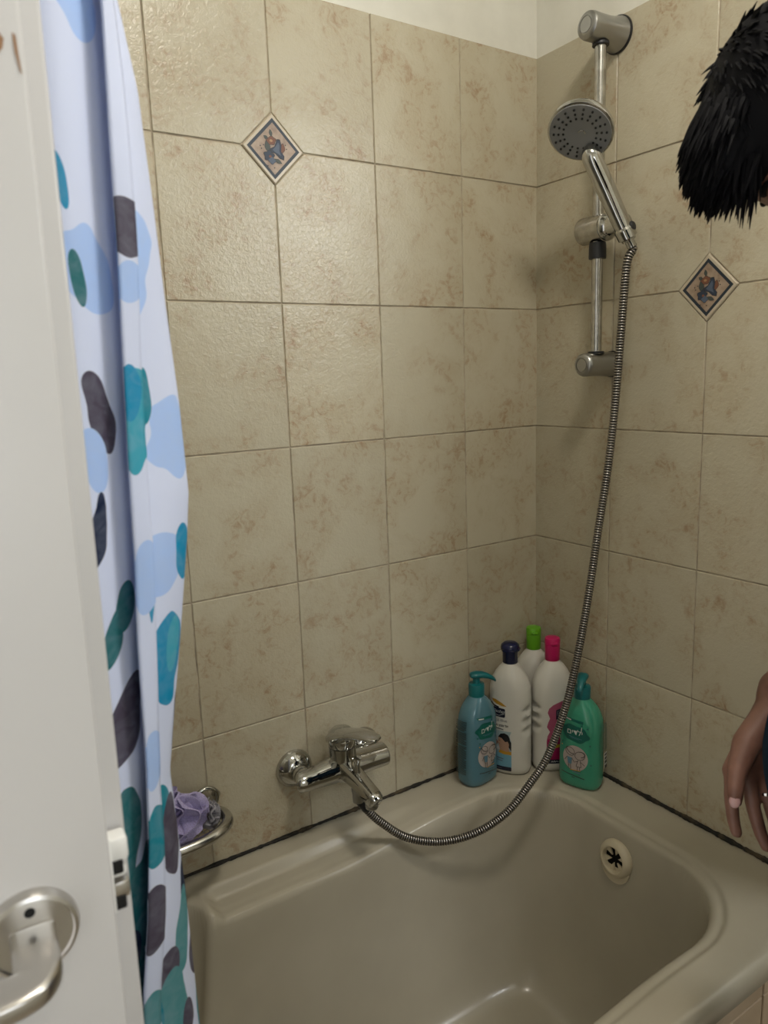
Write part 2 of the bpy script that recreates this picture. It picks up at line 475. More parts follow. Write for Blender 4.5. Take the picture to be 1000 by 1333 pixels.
# ------------------------------------------------------------------ bathtub
TX0, TX1, TY0, TY1 = -1.20, -0.0048, -0.70, -0.0048
ZF = 0.185
def sd_rbox(x, y, x0, x1, y0, y1, r):
    cx, cy, hx, hy = (x0 + x1) / 2, (y0 + y1) / 2, (x1 - x0) / 2 - r, (y1 - y0) / 2 - r
    qx, qy = np.abs(x - cx) - hx, np.abs(y - cy) - hy
    return np.minimum(np.maximum(qx, qy), 0) + np.hypot(np.maximum(qx, 0), np.maximum(qy, 0)) - r
def smin(a, b, k):
    h = np.clip(0.5 + 0.5 * (b - a) / k, 0, 1)
    return b * (1 - h) + a * h - k * h * (1 - h)
def tub_z(x, y):
    x = np.asarray(x, float); y = np.asarray(y, float)
    d1 = sd_rbox(x, y, -1.085, -0.122, -0.612, -0.120, 0.150)
    d2 = sd_rbox(x, y, -1.085, -0.868, -0.40, -0.052, 0.06)
    d = smin(d1, d2, 0.018)
    # rim with a low step that runs round the basin, then the rounded edge
    z = np.full_like(d, RIM)
    front = sstep(-0.30, -0.45, y) + sstep(-0.25, -0.12, x) * sstep(-0.12, -0.3, y)
    z = z - 0.0055 * (1 - sstep(0.018, 0.030, d)) * np.clip(front, 0.25, 1)
    # soap ledge sunk into the rim under the mixer
    mx = sstep(-0.862, -0.832, x) * (1 - sstep(-0.62, -0.34, x))
    my = 1 - sstep(-0.072, -0.050, y)
    z = z - 0.020 * mx * my * sstep(-0.02, 0.006, d)
    # basin
    wd = 0.115 + 0.05 * sstep(-0.35, -0.15, x) + 0.09 * sstep(-0.75, -1.0, x)
    p = 2.3; t0 = 0.05
    t = t0 + (1 - t0) * np.clip(-d / wd, 0, 1)
    prof = (1 - (1 - (1 - t) ** p) ** (1 / p)) / (1 - (1 - (1 - t0) ** p) ** (1 / p))
    zin = ZF + (RIM - 0.0055 - ZF) * prof
    # edge rounding
    e = 0.014
    z = np.where(d < 0, np.minimum(zin, z), z)
    rr = np.clip((e - d) / e, 0, 1)
    z = z - np.where(d > 0, 0.007 * rr ** 2.2, 0.007 * (1 - np.clip(-d / 0.05, 0, 1)))
    # outer rounding on the open sides
    ed = np.minimum(y - TY0, x - TX0)
    q = np.clip(1 - ed / 0.016, 0, 1)
    z = z - 0.016 * (1 - np.sqrt(np.clip(1 - q * q, 0, 1)))
    return z
def build_tub():
    tub = empty('bathtub', (-0.6, -0.35, 0))
    st = 0.0032
    xs = np.unique(np.concatenate([np.arange(TX0 + .012, TX1, st), [TX1], TX0 + 0.012 * (1 - np.cos(np.linspace(0, PI / 2, 7)))]))
    ys = np.unique(np.concatenate([np.arange(TY0 + .012, TY1, st), [TY1], TY0 + 0.012 * (1 - np.cos(np.linspace(0, PI / 2, 7)))]))
    X, Y = np.meshgrid(xs, ys)
    Zm = tub_z(X, Y)
    nx, ny = len(xs), len(ys)
    V = np.stack([X + 0.6, Y + 0.35, Zm], -1).reshape(-1, 3).tolist()
    F = [(j * nx + i, j * nx + i + 1, (j + 1) * nx + i + 1, (j + 1) * nx + i) for j in range(ny - 1) for i in range(nx - 1)]
    # skirt on front and left side, turned under
    ring = [j * nx for j in range(ny - 1, 0, -1)] + list(range(nx))
    for (dz, ins) in ((0.540, 0.0), (0.535, 0.004), (0.535, 0.035)):
        start = len(V); new = []
        for k in ring:
            x, y = V[k][0], V[k][1]
            if ins:
                x = max(x, TX0 + 0.6 + ins); y = max(y, TY0 + 0.35 + ins)
            V.append([x, y, dz]); new.append(len(V) - 1)
        for a in range(len(ring) - 1):
            F.append((ring[a], new[a], new[a + 1], ring[a + 1]))
        ring = new
    obj('basin', V, F, MT['enamel'], tub, True, None)
    # overflow with slotted grille, set on the sloping end wall
    y0 = -0.352
    bx, bz = OVX, OVZ
    n = Vector(OVN).normalized()
    ov = empty('overflow_cover'); ov.parent = tub
    ov.matrix_parent_inverse = tub.matrix_world.inverted()
    zax = n; yax = (Vector((0, 0, 1)) - n * n.z).normalized(); xax = yax.cross(zax)
    m4 = Matrix((xax, yax, zax)).transposed().to_4x4(); m4.translation = Vector((bx, y0, bz)) - Vector((-0.6, -0.35, 0))
    bpy.context.view_layer.update()
    ov.matrix_local = m4
    ov.matrix_parent_inverse = Matrix.Identity(4)
    ov.matrix_basis = m4 @ Matrix.Scale(1.17, 4)
    prof = [(0.0305, -0.004), (0.0315, 0.003), (0.0300, 0.008), (0.0270, 0.0120), (0.0225, 0.0138), (0.0208, 0.0132), (0.0200, 0.011), (0.0196, 0.002)]
    obj('ring', *lathe(prof, 48), MT['cream'], ov)
    obj('grille', *lathe([(0.0, 0.0035), (0.0200, 0.0035)], 32), MT['void'], ov)
    mb = MB()
    for k in range(6):
        a = 2 * PI * k / 6 + 0.35
        c, s = math.cos(a), math.sin(a)
        tri = [(0.0070, 0.0), (0.0205, 0.0056), (0.0205, -0.0056)]
        q = [(p[0] * c - p[1] * s, p[0] * s + p[1] * c) for p in tri]
        mb.add([(x, y, 0.0036) for x, y in q] + [(x, y, 0.0068) for x, y in q], [(3, 4, 5), (0, 1, 4, 3), (2, 0, 3, 5)])
    mb.build('spoke', MT['cream'], ov, False)
    # drain rosette tab below the ring
    tab = [(0.0290 * math.cos(t), -0.012 + 0.030 * math.sin(t)) for t in np.linspace(PI * 1.02, PI * 1.98, 21)]
    Vt = [(x, y, -0.004) for x, y in tab] + [(x, y, 0.004) for x, y in tab]
    nt = len(tab)
    Ft = [(i, i + 1, nt + i + 1, nt + i) for i in range(nt - 1)] + [tuple(range(nt, 2 * nt))]
    obj('lower_tab', Vt, Ft, MT['cream'], ov, True, 30)
    tag(tub, 'off white enamelled bathtub with a soap ledge built in along the tiled walls', 'bathtub')
    return tub
OVX, OVZ, OVN = -0.128, 0.487, (-0.97, 0, 0.25)
# seat the overflow on the wall of the basin
_xs = np.linspace(-0.30, -0.10, 801); _zs = tub_z(_xs, np.full_like(_xs, -0.352))
_k = int(np.argmin(np.abs(_zs - 0.512)))
OVX, OVZ = float(_xs[_k]), float(_zs[_k])
_sl = (_zs[_k + 8] - _zs[_k - 8]) / (_xs[_k + 8] - _xs[_k - 8])
OVN = (-_sl, 0.0, 1.0)
build_tub()

# tiled apron that carries the tub, with its tiles
apron = empty('tub_apron', (-0.6, -0.685, 0))
mb = MB()
mb.add(*box(-0.585, 0.5952, 0.0, 0.06, 0, 0.534)).add(*box(-0.585, -0.525, 0.06, 0.678, 0, 0.534))
mb.build('apron_core', MT['grout'], apron, False)
for i in range(6):
    for j in range(3):
        x0 = -0.585 + i * 0.197; hgt = (0.25, 0.25, 0.034)[j]
        o = bpy.data.objects.new('tile', tile_mesh(0.195, hgt, None, 'apron')); link(o, apron)
        o.matrix_parent_inverse = Matrix.Identity(4)
        o.matrix_basis = Matrix(((1, 0, 0, x0), (0, 0, -1, 0.0), (0, 1, 0, 0.25 * j), (0, 0, 0, 1)))
tag(apron, 'tiled brown apron panel under the front edge of the bathtub', 'tub apron')
# ------------------------------------------------------------------ shower rail
BX, BY = -0.052, -0.213
rail = empty('shower_rail', (BX, BY, 1.458))
def L(p, o): return (p[0] - o[0], p[1] - o[1], p[2] - o[2])
RO = (BX, BY, 1.458)
obj('bar', *lathe([(0.0104, 0.0), (0.0104, 0.589)], 24), MT['chrome_matte'] if False else MT['chrome_worn'], rail)
def mount(z, flare, m, rs=1.0):
    xw = -0.0045 - BX                                   # wall side (local x)
    prof = [(0.0, 0.0402), (0.0125, 0.0400), (0.0130, 0.0388), (0.0138, 0.0388), (0.0142, 0.0400), (0.0185, 0.0390), (0.0225, 0.0355), (0.0238, 0.0300), (0.0236, 0.0150), (0.0238, -0.010), (0.0250, -0.024), (0.0255 + flare * 0.5, -0.034), (0.0258 + flare, -0.0430)]
    prof = [(r * rs, h) for r, h in prof]
    o = obj('bar_mount', *lathe(prof, 40, d=(-1, 0, 0), origin=(0, 0, z)), m, rail, True, 35)
    g = (0.0262 + flare + 0.0008) * rs
    obj('gasket', *lathe([(0.0, -0.0475), (g, -0.0475), (g + .0006, -0.0455), (g, -0.0425), (0.0, -0.0425)], 40, d=(-1, 0, 0), origin=(0, 0, z)), MT['black'], o)
    sg = -1 if z > 0.3 else 1
    obj('seal', *lathe([(0.0104, 0.0), (0.0150, 0.0), (0.0150, 0.004), (0.0104, 0.004)], 24, origin=(0, 0, z + sg * 0.0245 * rs - (0.002 if sg < 0 else 0.002))), MT['black'], o)
    return o
mount(0.589, 0.0045, MT['chrome_matte'])
mount(0.0, 0.0, MT['chrome_matte'], 0.93)
# sliding holder: knurled knob on one side of the bar, swivel clip on the other
SZ = 1.707 - 1.458
slid = obj('slider', *lathe([(0.0, 0.0395), (0.019, 0.0392), (0.0235, 0.0372), (0.0250, 0.034), (0.0250, -0.0185), (0.0235, -0.0195), (0.0, -0.0195)], 40, d=(0, 1, 0), origin=(0, 0, SZ)), MT['chrome_worn'], rail, True, 35)
obj('clip_neck', *lathe([(0.0245, -0.020), (0.0240, -0.026), (0.0190, -0.032), (0.0175, -0.060), (0.0150, -0.066), (0.0, -0.067)], 36, d=(0, 1, 0), origin=(0, 0, SZ)), MT['chrome'], slid, True, 35)
obj('lock_collar', *lathe([(0.0108, -0.0245), (0.0150, -0.0245), (0.0158, -0.030), (0.0162, -0.050), (0.0158, -0.0535), (0.0108, -0.0535)], 24, origin=(0, 0, SZ)), MT['black'], rail, True, 30)
tag(rail, 'chrome shower rail with end brackets and slider screwed to the tiled wall', 'shower rail')

# ------------------------------------------------------------------ hand shower
HB = np.array([-0.062, -0.284, 1.690]); HT = np.array([-0.1275, -0.2630, 1.8115])
hs = empty('hand_shower', HB.tolist())
hd = (HT - HB) / np.linalg.norm(HT - HB)
def rel(pts, o): return [tuple(np.array(p) - np.array(o)) for p in pts]
hc = np.array([-0.149, -0.256, 1.851])                  # centre of the face
fn = np.array([-0.56, -0.27, -0.78]); fn /= np.linalg.norm(fn)
hp = catmull([HB - hd * 0.018, HB + hd * 0.02, HB + hd * 0.09, HT, hc - hd * 0.040 - fn * 0.010], 10)
hr = np.interp(np.linspace(0, 1, len(hp)), [0, 0.1, 0.45, 0.75, 1.0], [0.0125, 0.0150, 0.0168, 0.0168, 0.0125])
obj('handle', *tube(rel(hp, HB), hr, 24), MT['chrome'], hs)
head = obj('shower_head', *lathe([(0.0, -0.034), (0.018, -0.033), (0.038, -0.027), (0.050, -0.018), (0.0555, -0.010), (0.0570, -0.004), (0.0562, 0.0005), (0.0535, 0.0015), (0.0, 0.0015)], 56, d=fn, origin=hc - HB), MT['chrome'], hs, True, 40)
obj('spray_plate', *lathe([(0.0530, 0.0010), (0.0525, 0.0030), (0.025, 0.0042), (0.0235, 0.0036), (0.0, 0.0040)], 56, d=fn, origin=hc - HB), MT['grey_plastic'], head, True, 30)
U_ = np.array([0, 0, 1.0]) - fn * fn[2]; U_ /= np.linalg.norm(U_); W_ = np.cross(fn, U_)
mb = MB()
for rr_, nn, ph in ((0.0285, 18, 0.0), (0.0365, 18, 0.0), (0.0450, 18, 0.0)):
    for k in range(nn):
        a = 2 * PI * k / nn + ph
        c_ = hc - HB + (U_ * math.cos(a) + W_ * math.sin(a)) * rr_
        mb.add(*lathe([(0.0020, 0.002), (0.0020, 0.0050), (0.0, 0.0054)], 8, d=fn, origin=c_))
noz = mb.build('nozzles', MT['black'], head, False); noz['kind'] = 'stuff'
arc = [hc - HB + fn * 0.0046 + U_ * 0.006 * math.cos(t) + W_ * (0.006 * math.sin(t) - 0.003) for t in np.linspace(-1.9, 1.0, 14)]
obj('emblem', *tube(arc, 0.0006, 6), MT['chrome_worn'], head)
obj('socket_ring', *lathe([(0.0145, -0.014), (0.0175, -0.012), (0.0180, 0.004), (0.0150, 0.0085), (0.0125, 0.009)], 28, d=hd, origin=(0, 0, 0)), MT['chrome'], hs, True, 35)
# screw cap on the outer end of the swivel clip
obj('clip_cap', *lathe([(0.0, 0.0175), (0.007, 0.0175), (0.0095, 0.015), (0.0098, 0.006)], 20, d=(0.25, -0.95, 0.2), origin=(0, 0, 0.004)), MT['black'], hs, True, 35)
tag(hs, 'chrome hand shower with round grey spray face held on the rail', 'shower head')

# ------------------------------------------------------------------ shower hose (hangs between the hand shower and the mixer)
hpts = [HB - hd * 0.017, HB - hd * 0.030 + np.array([0.003, 0, -0.004]), (-0.055, -0.284, 1.633), (-0.063, -0.281, 1.518), (-0.072, -0.279, 1.392), (-0.085, -0.275, 1.264), (-0.102, -0.269, 1.147),
        (-0.119, -0.264, 1.027), (-0.141, -0.258, 0.905), (-0.164, -0.248, 0.796), (-0.199, -0.235, 0.698), (-0.234, -0.222, 0.645), (-0.281, -0.206, 0.592),
        (-0.343, -0.185, 0.5605), (-0.411, -0.161, 0.555), (-0.476, -0.138, 0.577), (-0.525, -0.122, 0.621), (-0.551, -0.1135, 0.654)]
hose = empty('shower_hose', (-0.411, -0.161, 0.555)); HO = (-0.411, -0.161, 0.555)
path = catmull(hpts, 40)
sl = np.concatenate([[0], np.cumsum(np.linalg.norm(np.diff(path, axis=0), axis=1))])
npitch = int(sl[-1] / 0.0050)
ss = np.linspace(0, sl[-1], npitch * 4 + 1)
path = np.stack([np.interp(ss, sl, path[:, k]) for k in range(3)], 1)
pr_ = [0.0060, 0.0077, 0.0081, 0.0077]
rad = np.array([pr_[i % 4] for i in range(len(path))])
MT['hose'] = mat('hose_metal', (0.36, 0.34, 0.315), 0.25, 1.0); plain('hose_groove', (0.02, 0.018, 0.016), 0.6)
_hv, _hf = tube(rel(path, HO), rad, 14)
obj('ribbed_sleeve', _hv, _hf, [MT['hose'], MT['hose_groove']], hose, midx=[1 if (k // 14) % 4 in (0, 3) and k < len(_hf) - 2 else 0 for k in range(len(_hf))])
def nut(p0, p1, r0, r1):
    p0 = np.array(p0); p1 = np.array(p1); d = p1 - p0; l = np.linalg.norm(d)
    return lathe([(r0 * .9, 0), (r0, l * .1), (r0, l * .45), (r1, l * .6), (r1, l)], 20, d=d, origin=p0 - np.array(HO))
obj('hose_nut', *nut(HB - hd * 0.004, HB - hd * 0.030, 0.0100, 0.0086), MT['chrome'], hose, True, 30)
obj('hose_nut', *nut((-0.562, -0.1095, 0.674), (-0.549, -0.1142, 0.652), 0.0088, 0.0084), MT['black'], hose, True, 30)
tag(hose, 'ribbed metal shower hose looping from the hand shower down to the mixer', 'shower hose')

# ------------------------------------------------------------------ bath mixer
MX = -0.5665
mixr = empty('bath_mixer', (MX, -0.0045, 0.719))
MO = (MX, -0.0045, 0.719)
for s in (-1, 1):
    x = s * 0.0765
    fl = obj('wall_flange', *lathe([(0.0365, 0.0), (0.0370, 0.003), (0.0355, 0.008), (0.030, 0.015), (0.0235, 0.021), (0.0195, 0.0235), (0.0165, 0.024)], 40, d=(0, -1, 0), origin=(x, 0, 0)), MT['chrome'], mixr, True, 50)
    obj('connector', *lathe([(0.0165, 0.020), (0.0172, 0.030), (0.0168, 0.037), (0.0142, 0.038), (0.0142, 0.042), (0.0178, 0.043), (0.0178, 0.060)], 28, d=(0, -1, 0), origin=(x, 0, 0)), MT['chrome'], fl, True, 40)
# body: tapering arms that meet in the upright cartridge housing
YB = -0.058
arm = catmull([(-0.0945, YB + .004, -0.001), (-0.086, YB, 0.0), (-0.06, YB, 0.001), (-0.03, YB, 0.002), (0, YB, 0.003), (0.03, YB, 0.002), (0.06, YB, 0.001), (0.086, YB, 0.0), (0.0955, YB, 0.0)], 6)
ar = np.interp(np.linspace(-1, 1, len(arm)), [-1, -0.96, -0.9, -0.5, -0.2, 0, 0.2, 0.5, 0.9, 0.97, 1], [0.006, 0.0135, 0.0178, 0.0205, 0.025, 0.027, 0.026, 0.0235, 0.0230, 0.019, 0.010])
body = MB()
body.add(*tube(arm, ar, 28))
body.add(*lathe([(0.020, -0.020), (0.0255, -0.012), (0.0265, 0.010), (0.0255, 0.030), (0.0262, 0.044), (0.0262, 0.047)], 36, origin=(0, YB, 0)))
bo = body.build('body', MT['chrome'], mixr, True, 50)
# spout: rounded-rectangular, drooping slightly, rounded nose
def rrect_loft(path, sizes, n=28, e=3.2):
    P, T_, N_, B_ = frames(path)
    V = []
    for i, (a, b) in enumerate(sizes):
        # keep the section upright
        side = np.cross(T_[i], np.array([0, 0, 1.0])); side /= np.linalg.norm(side); upv = np.cross(side, T_[i])
        for k in range(n):
            t = 2 * PI * k / n; c, s = math.cos(t), math.sin(t)
            V.append(P[i] + side * a * math.copysign(abs(c) ** (2 / e), c) + upv * b * math.copysign(abs(s) ** (2 / e), s))
    m_ = len(P)
    F_ = [(i * n + k, i * n + (k + 1) % n, (i + 1) * n + (k + 1) % n, (i + 1) * n + k) for i in range(m_ - 1) for k in range(n)]
    F_ += [tuple(range(n - 1, -1, -1)), tuple((m_ - 1) * n + k for k in range(n))]
    return V, F_
sp = [(0, -0.058, 0.006), (0, -0.075, 0.005), (0, -0.100, 0.002), (0, -0.125, -0.002), (0, -0.148, -0.007), (0, -0.164, -0.011), (0, -0.172, -0.014), (0, -0.1755, -0.016)]
ssz = [(0.022, 0.021), (0.0205, 0.0195), (0.0175, 0.0165), (0.0155, 0.0150), (0.0150, 0.0150), (0.0148, 0.0152), (0.0138, 0.0142), (0.0105, 0.0110)]
spo = obj('spout', *rrect_loft(sp, ssz), MT['chrome'], mixr, True, 50)
obj('aerator', *lathe([(0.0115, 0.0), (0.0120, -0.014), (0.0110, -0.017), (0.0, -0.0165)], 24, origin=(0, -0.158, -0.016)), MT['chrome_matte'], spo, True, 40)
dv = obj('diverter', *lathe([(0.0062, 0.010), (0.0056, 0.020), (0.0052, 0.030), (0.0062, 0.037), (0.0085, 0.041), (0.0088, 0.044), (0.0, 0.045)], 20, origin=(0, -0.112, 0.0)), MT['chrome'], mixr, True, 40)
obj('hose_outlet', *lathe([(0.0125, -0.010), (0.0120, -0.022), (0.0105, -0.030), (0.0100, -0.046)], 20, origin=(0.001, -0.108, 0.0)), MT['chrome_matte'], mixr, True, 40)
# lever: domed cap with a long arched blade
lev = empty('lever_handle', (0, YB, 0.047)); lev.parent = mixr
lp, lz = [], []
secs = [(0.026, 0.004, 0.0165, 0.0095), (0.020, 0.010, 0.0245, 0.014), (0.005, 0.016, 0.0272, 0.018), (-0.012, 0.022, 0.0270, 0.0150), (-0.034, 0.035, 0.0255, 0.0100), (-0.060, 0.0465, 0.0230, 0.0070), (-0.088, 0.0545, 0.0200, 0.0052), (-0.110, 0.0590, 0.0170, 0.0042), (-0.122, 0.0605, 0.0120, 0.0034), (-0.1265, 0.0608, 0.0050, 0.0020)]
n = 28; V = []; Fq = []
for (yy, zz, a, b) in secs:
    for k in range(n):
        t = 2 * PI * k / n; c, s = math.cos(t), math.sin(t)
        V.append((a * math.copysign(abs(c) ** 0.8, c), yy, zz + b * math.copysign(abs(s) ** 0.9, s)))
for i in range(len(secs) - 1):
    for k in range(n): Fq.append((i * n + k, i * n + (k + 1) % n, (i + 1) * n + (k + 1) % n, (i + 1) * n + k))
Fq += [tuple(range(n - 1, -1, -1)), tuple((len(secs) - 1) * n + k for k in range(n))]
lo_ = obj('blade', V, [f[::-1] for f in Fq], MT['chrome'], lev, True, 60)
obj('cap', *lathe([(0.0245, 0.0), (0.0268, 0.002), (0.0270, 0.016), (0.0255, 0.026), (0.018, 0.033), (0.0, 0.035)], 36), MT['chrome'], lev, True, 50)
obj('cap_seam', *lathe([(0.0255, -0.0018), (0.0262, -0.001), (0.0255, 0.0002)], 36), MT['black'], lev)
tag(mixr, 'chrome single lever bath mixer with short spout fixed to the tiled wall', 'faucet')

# ------------------------------------------------------------------ soap basket and bath puffs
DC = np.array([-0.888, -0.066, 0.706])
dish = empty('soap_basket', (-0.888, -0.0045, 0.706)); DO = (-0.888, -0.0045, 0.706)
el = [(DC[0] + 0.084 * math.copysign(abs(math.cos(t)) ** 0.8, math.cos(t)), DC[1] + 0.046 * math.copysign(abs(math.sin(t)) ** 0.9, math.sin(t)), DC[2] + 0.004 * math.cos(t)) for t in np.linspace(0, 2 * PI, 64, endpoint=False)]
obj('rim_tube', *tube(rel(el, DO), 0.0100, 16, close=True), MT['chrome_worn'], dish)
for x in (-0.820, -0.955):
    lp_ = [(x + 0.0205 * math.cos(t), -0.0155, 0.722 + 0.0205 * math.sin(t)) for t in np.linspace(0, 2 * PI, 32, endpoint=False)]
    lo2 = obj('wall_loop', *tube(rel(lp_, DO), 0.0040, 10, close=True), MT['chrome'], dish)
    obj('stud', *lathe([(0.0075, 0), (0.0075, 0.007), (0.005, 0.010), (0.004, 0.012)], 20, d=(0, -1, 0), origin=(x + .0205 - DO[0], 0, 0.722 - DO[2])), MT['chrome'], lo2)
mb = MB()
def bowl_z(fx, fy): return DC[2] - 0.030 * (1 - min(1.0, fx * fx + fy * fy)) ** 0.5
for k in range(17):
    fx = -0.94 + 1.88 * k / 16; m_ = math.sqrt(1 - fx * fx)
    mb.add(*tube(rel([(DC[0] + .080 * fx, DC[1] + .043 * fy, bowl_z(fx, fy)) for fy in np.linspace(-m_, m_, 11)], DO), 0.0010, 5))
for k in range(11):
    fy = -0.9 + 1.8 * k / 10; m_ = math.sqrt(1 - fy * fy)
    mb.add(*tube(rel([(DC[0] + .080 * fx, DC[1] + .043 * fy, bowl_z(fx, fy)) for fx in np.linspace(-m_, m_, 15)], DO), 0.0010, 5))
mb.build('wire_mesh', MT['chrome_matte'], dish)['kind'] = 'stuff'
tag(dish, 'chrome tube soap basket with wire mesh fixed to the tiled wall', 'soap basket')

def puff(name, c, r, n_ruf, m, seed, label, sq=(1, 1, 1)):
    root = empty(name, c)
    rr = random.Random(seed)
    mb = MB()
    for k in range(n_ruf):
        ax = Vector((rr.gauss(0, 1), rr.gauss(0, 1), rr.gauss(0, 0.7))).normalized()
        q = ax.to_track_quat('Z', 'Y')
        nu, nv = 46, 9
        ph = rr.uniform(0, 6.28); f1 = rr.choice([4, 5, 6, 7]); amp = rr.uniform(0.18, 0.34); lift = rr.uniform(0.0, 0.75)
        V = []; Fc = []
        for i in range(nu):
            t = 2 * PI * i / nu
            for j in range(nv):
                s = j / (nv - 1)
                rad_ = r * (0.12 + 0.88 * s) * (1 - 0.12 * math.sin(2 * t + ph))
                zz = r * (lift * s * s + amp * s ** 1.5 * math.sin(f1 * t + ph) + 0.05 * math.sin(11 * t + 3 * ph) * s)
                p = Vector((rad_ * math.cos(t), rad_ * math.sin(t), zz))
                if p.length > r: p = p * (r / p.length) * (1 + 0.05 * math.sin(7 * t))
                p = q @ p
                V.append((p.x * sq[0], p.y * sq[1], p.z * sq[2]))
        for i in range(nu):
            for j in range(nv - 1):
                a, b = i * nv + j, ((i + 1) % nu) * nv + j
                Fc.append((a, b, b + 1, a + 1))
        mb.add(V, Fc)
    mb.build('ruffled_netting', m, root, True, None)
    lp3 = [(0.004 * math.sin(t * 3), 0.012 * math.sin(t), r * sq[2] * .2 + 0.012 * (1 - math.cos(t))) for t in np.linspace(0, 2 * PI, 24, endpoint=False)]
    obj('cord_loop', *tube(lp3, 0.0012, 6, close=True), m, root)
    tag(root, label, 'bath puff')
    return root
def net_mat(name, c):
    m = mat(name, c, 0.7)
    b = bsdf(m); tc = nd(m, 'ShaderNodeTexCoord'); vo = nd(m, 'ShaderNodeTexVoronoi'); vo.feature = 'DISTANCE_TO_EDGE'; vo.inputs['Scale'].default_value = 420
    lk(m, tc.outputs['Object'], vo.inputs['Vector'])
    mr = nd(m, 'ShaderNodeMapRange'); mr.inputs[1].default_value = 0.10; mr.inputs[2].default_value = 0.22; mr.inputs[3].default_value = 0.96; mr.inputs[4].default_value = 0.66
    lk(m, vo.outputs['Distance'], mr.inputs[0]); lk(m, mr.outputs[0], b.inputs['Alpha'])
    b.inputs['Transmission Weight'].default_value = 0.0
    return m
puff('bath_puff', (-0.889, -0.066, 0.741), 0.058, 7, net_mat('lavender_net', (0.47, 0.42, 0.68)), 5, 'lavender netting bath puff lying in the chrome soap basket', (0.95, 0.72, 0.85))
puff('bath_puff', (-0.830, -0.056, 0.717), 0.026, 5, net_mat('grey_net', (0.34, 0.33, 0.36)), 9, 'small grey netting bath puff squeezed against the basket rim', (0.8, 0.85, 1.0))
# ------------------------------------------------------------------ bottles
def text_mesh(s, size, shear=0.0, bold=0.0):
    cu = bpy.data.curves.new('lettering', 'FONT'); cu.body = s; cu.size = size; cu.align_x = 'CENTER'; cu.align_y = 'CENTER'
    cu.shear = shear; cu.offset = bold; cu.resolution_u = 3
    o = bpy.data.objects.new('lettering', cu); COL.objects.link(o)
    dg = bpy.context.evaluated_depsgraph_get(); ev = o.evaluated_get(dg); me = ev.to_mesh()
    V = [(v.co.x, v.co.y) for v in me.vertices]; Fc = [tuple(p.vertices) for p in me.polygons]
    ev.to_mesh_clear(); bpy.data.objects.remove(o); bpy.data.curves.remove(cu)
    return V, Fc

class Bottle:
    """lofted super-elliptic bottle; local front = -Y"""
    def __init__(s, secs): s.secs = secs   # (z, a, b, e)
    def sec(s, z):
        S = s.secs; zs = [q[0] for q in S]
        return [np.interp(z, zs, [q[k] for q in S]) for k in (1, 2, 3)]
    def loft(s, n=48, dents=None):
        V = []; zz = []
        for i in range(len(s.secs) - 1):
            z0, z1 = s.secs[i][0], s.secs[i + 1][0]
            k = max(1, int((z1 - z0) / 0.006))
            zz += [z0 + (z1 - z0) * j / k for j in range(k)]
        zz.append(s.secs[-1][0])
        for z in zz:
            a, b, e = s.sec(z)
            for k in range(n):
                t = 2 * PI * k / n; c, q = math.cos(t), math.sin(t)
                x, y = a * math.copysign(abs(c) ** (2 / e), c), b * math.copysign(abs(q) ** (2 / e), q)
                if dents: x, y = dents(x, y, z)
                V.append((x, y, z))
        m_ = len(zz)
        Fc = [(i * n + k, i * n + (k + 1) % n, (i + 1) * n + (k + 1) % n, (i + 1) * n + k) for i in range(m_ - 1) for k in range(n)]
        Fc += [tuple(range(n - 1, -1, -1)), tuple((m_ - 1) * n + k for k in range(n))]
        return V, Fc
    def front(s, x, z, off):
        a, b, e = s.sec(z); q = max(0.0, 1 - min(1, abs(x) / a) ** e) ** (1 / e)
        return (x, -b * q - off, z)
    def side(s, y, z, off):
        a, b, e = s.sec(z); q = max(0.0, 1 - min(1, abs(y) / b) ** e) ** (1 / e)
        return (a * q + off, y, z)

class Print:
    """flat print laid on a bottle: polygons are cut into small triangles that follow the surface"""
    def __init__(s): s.mb = MB(); s.mats = []; s.lay = 0
    def mi(s, m):
        if m not in s.mats: s.mats.append(m)
        return s.mats.index(m)
    def add(s, fn, pts, m, faces=None, sub=0.006):
        s.lay += 1; off = 0.00025 + 0.00006 * s.lay
        bm = bmesh.new(); vs = [bm.verts.new((p[0], p[1], 0)) for p in pts]
        for f in (faces or [tuple(range(len(pts)))]):
            try: bm.faces.new([vs[i] for i in f])
            except ValueError: pass
        bmesh.ops.triangulate(bm, faces=bm.faces[:])
        for _ in range(5):
            ed = [e for e in bm.edges if e.calc_length() > sub]
            if not ed: break
            bmesh.ops.subdivide_edges(bm, edges=ed, cuts=1); bmesh.ops.triangulate(bm, faces=bm.faces[:])
        bm.verts.index_update()
        V = [fn(v.co.x, v.co.y, off) for v in bm.verts]; Fc = [tuple(v.index for v in f.verts) for f in bm.faces]
        bm.free(); s.mb.add(V, Fc, s.mi(m))
    def text(s, fn, txt, cx, cz, size, m, shear=0, bold=0.0):
        V, Fc = text_mesh(txt, size, shear, bold)
        s.add(fn, [(cx + x, cz + y) for x, y in V], m, Fc, 0.02)
    def line(s, fn, p, q, w_, m):
        d = np.array(q) - np.array(p); l = np.linalg.norm(d) + 1e-9; n = np.array([-d[1], d[0]]) / l * w_ / 2
        p = np.array(p); q = np.array(q)
        s.add(fn, [tuple(p - n), tuple(q - n), tuple(q + n), tuple(p + n)], m)
    def curve(s, fn, pts, w_, m):
        for a, b in zip(pts[:-1], pts[1:]): s.line(fn, a, b, w_, m)
    def build(s, name, parent): return s.mb.build(name, s.mats, parent, True, None)

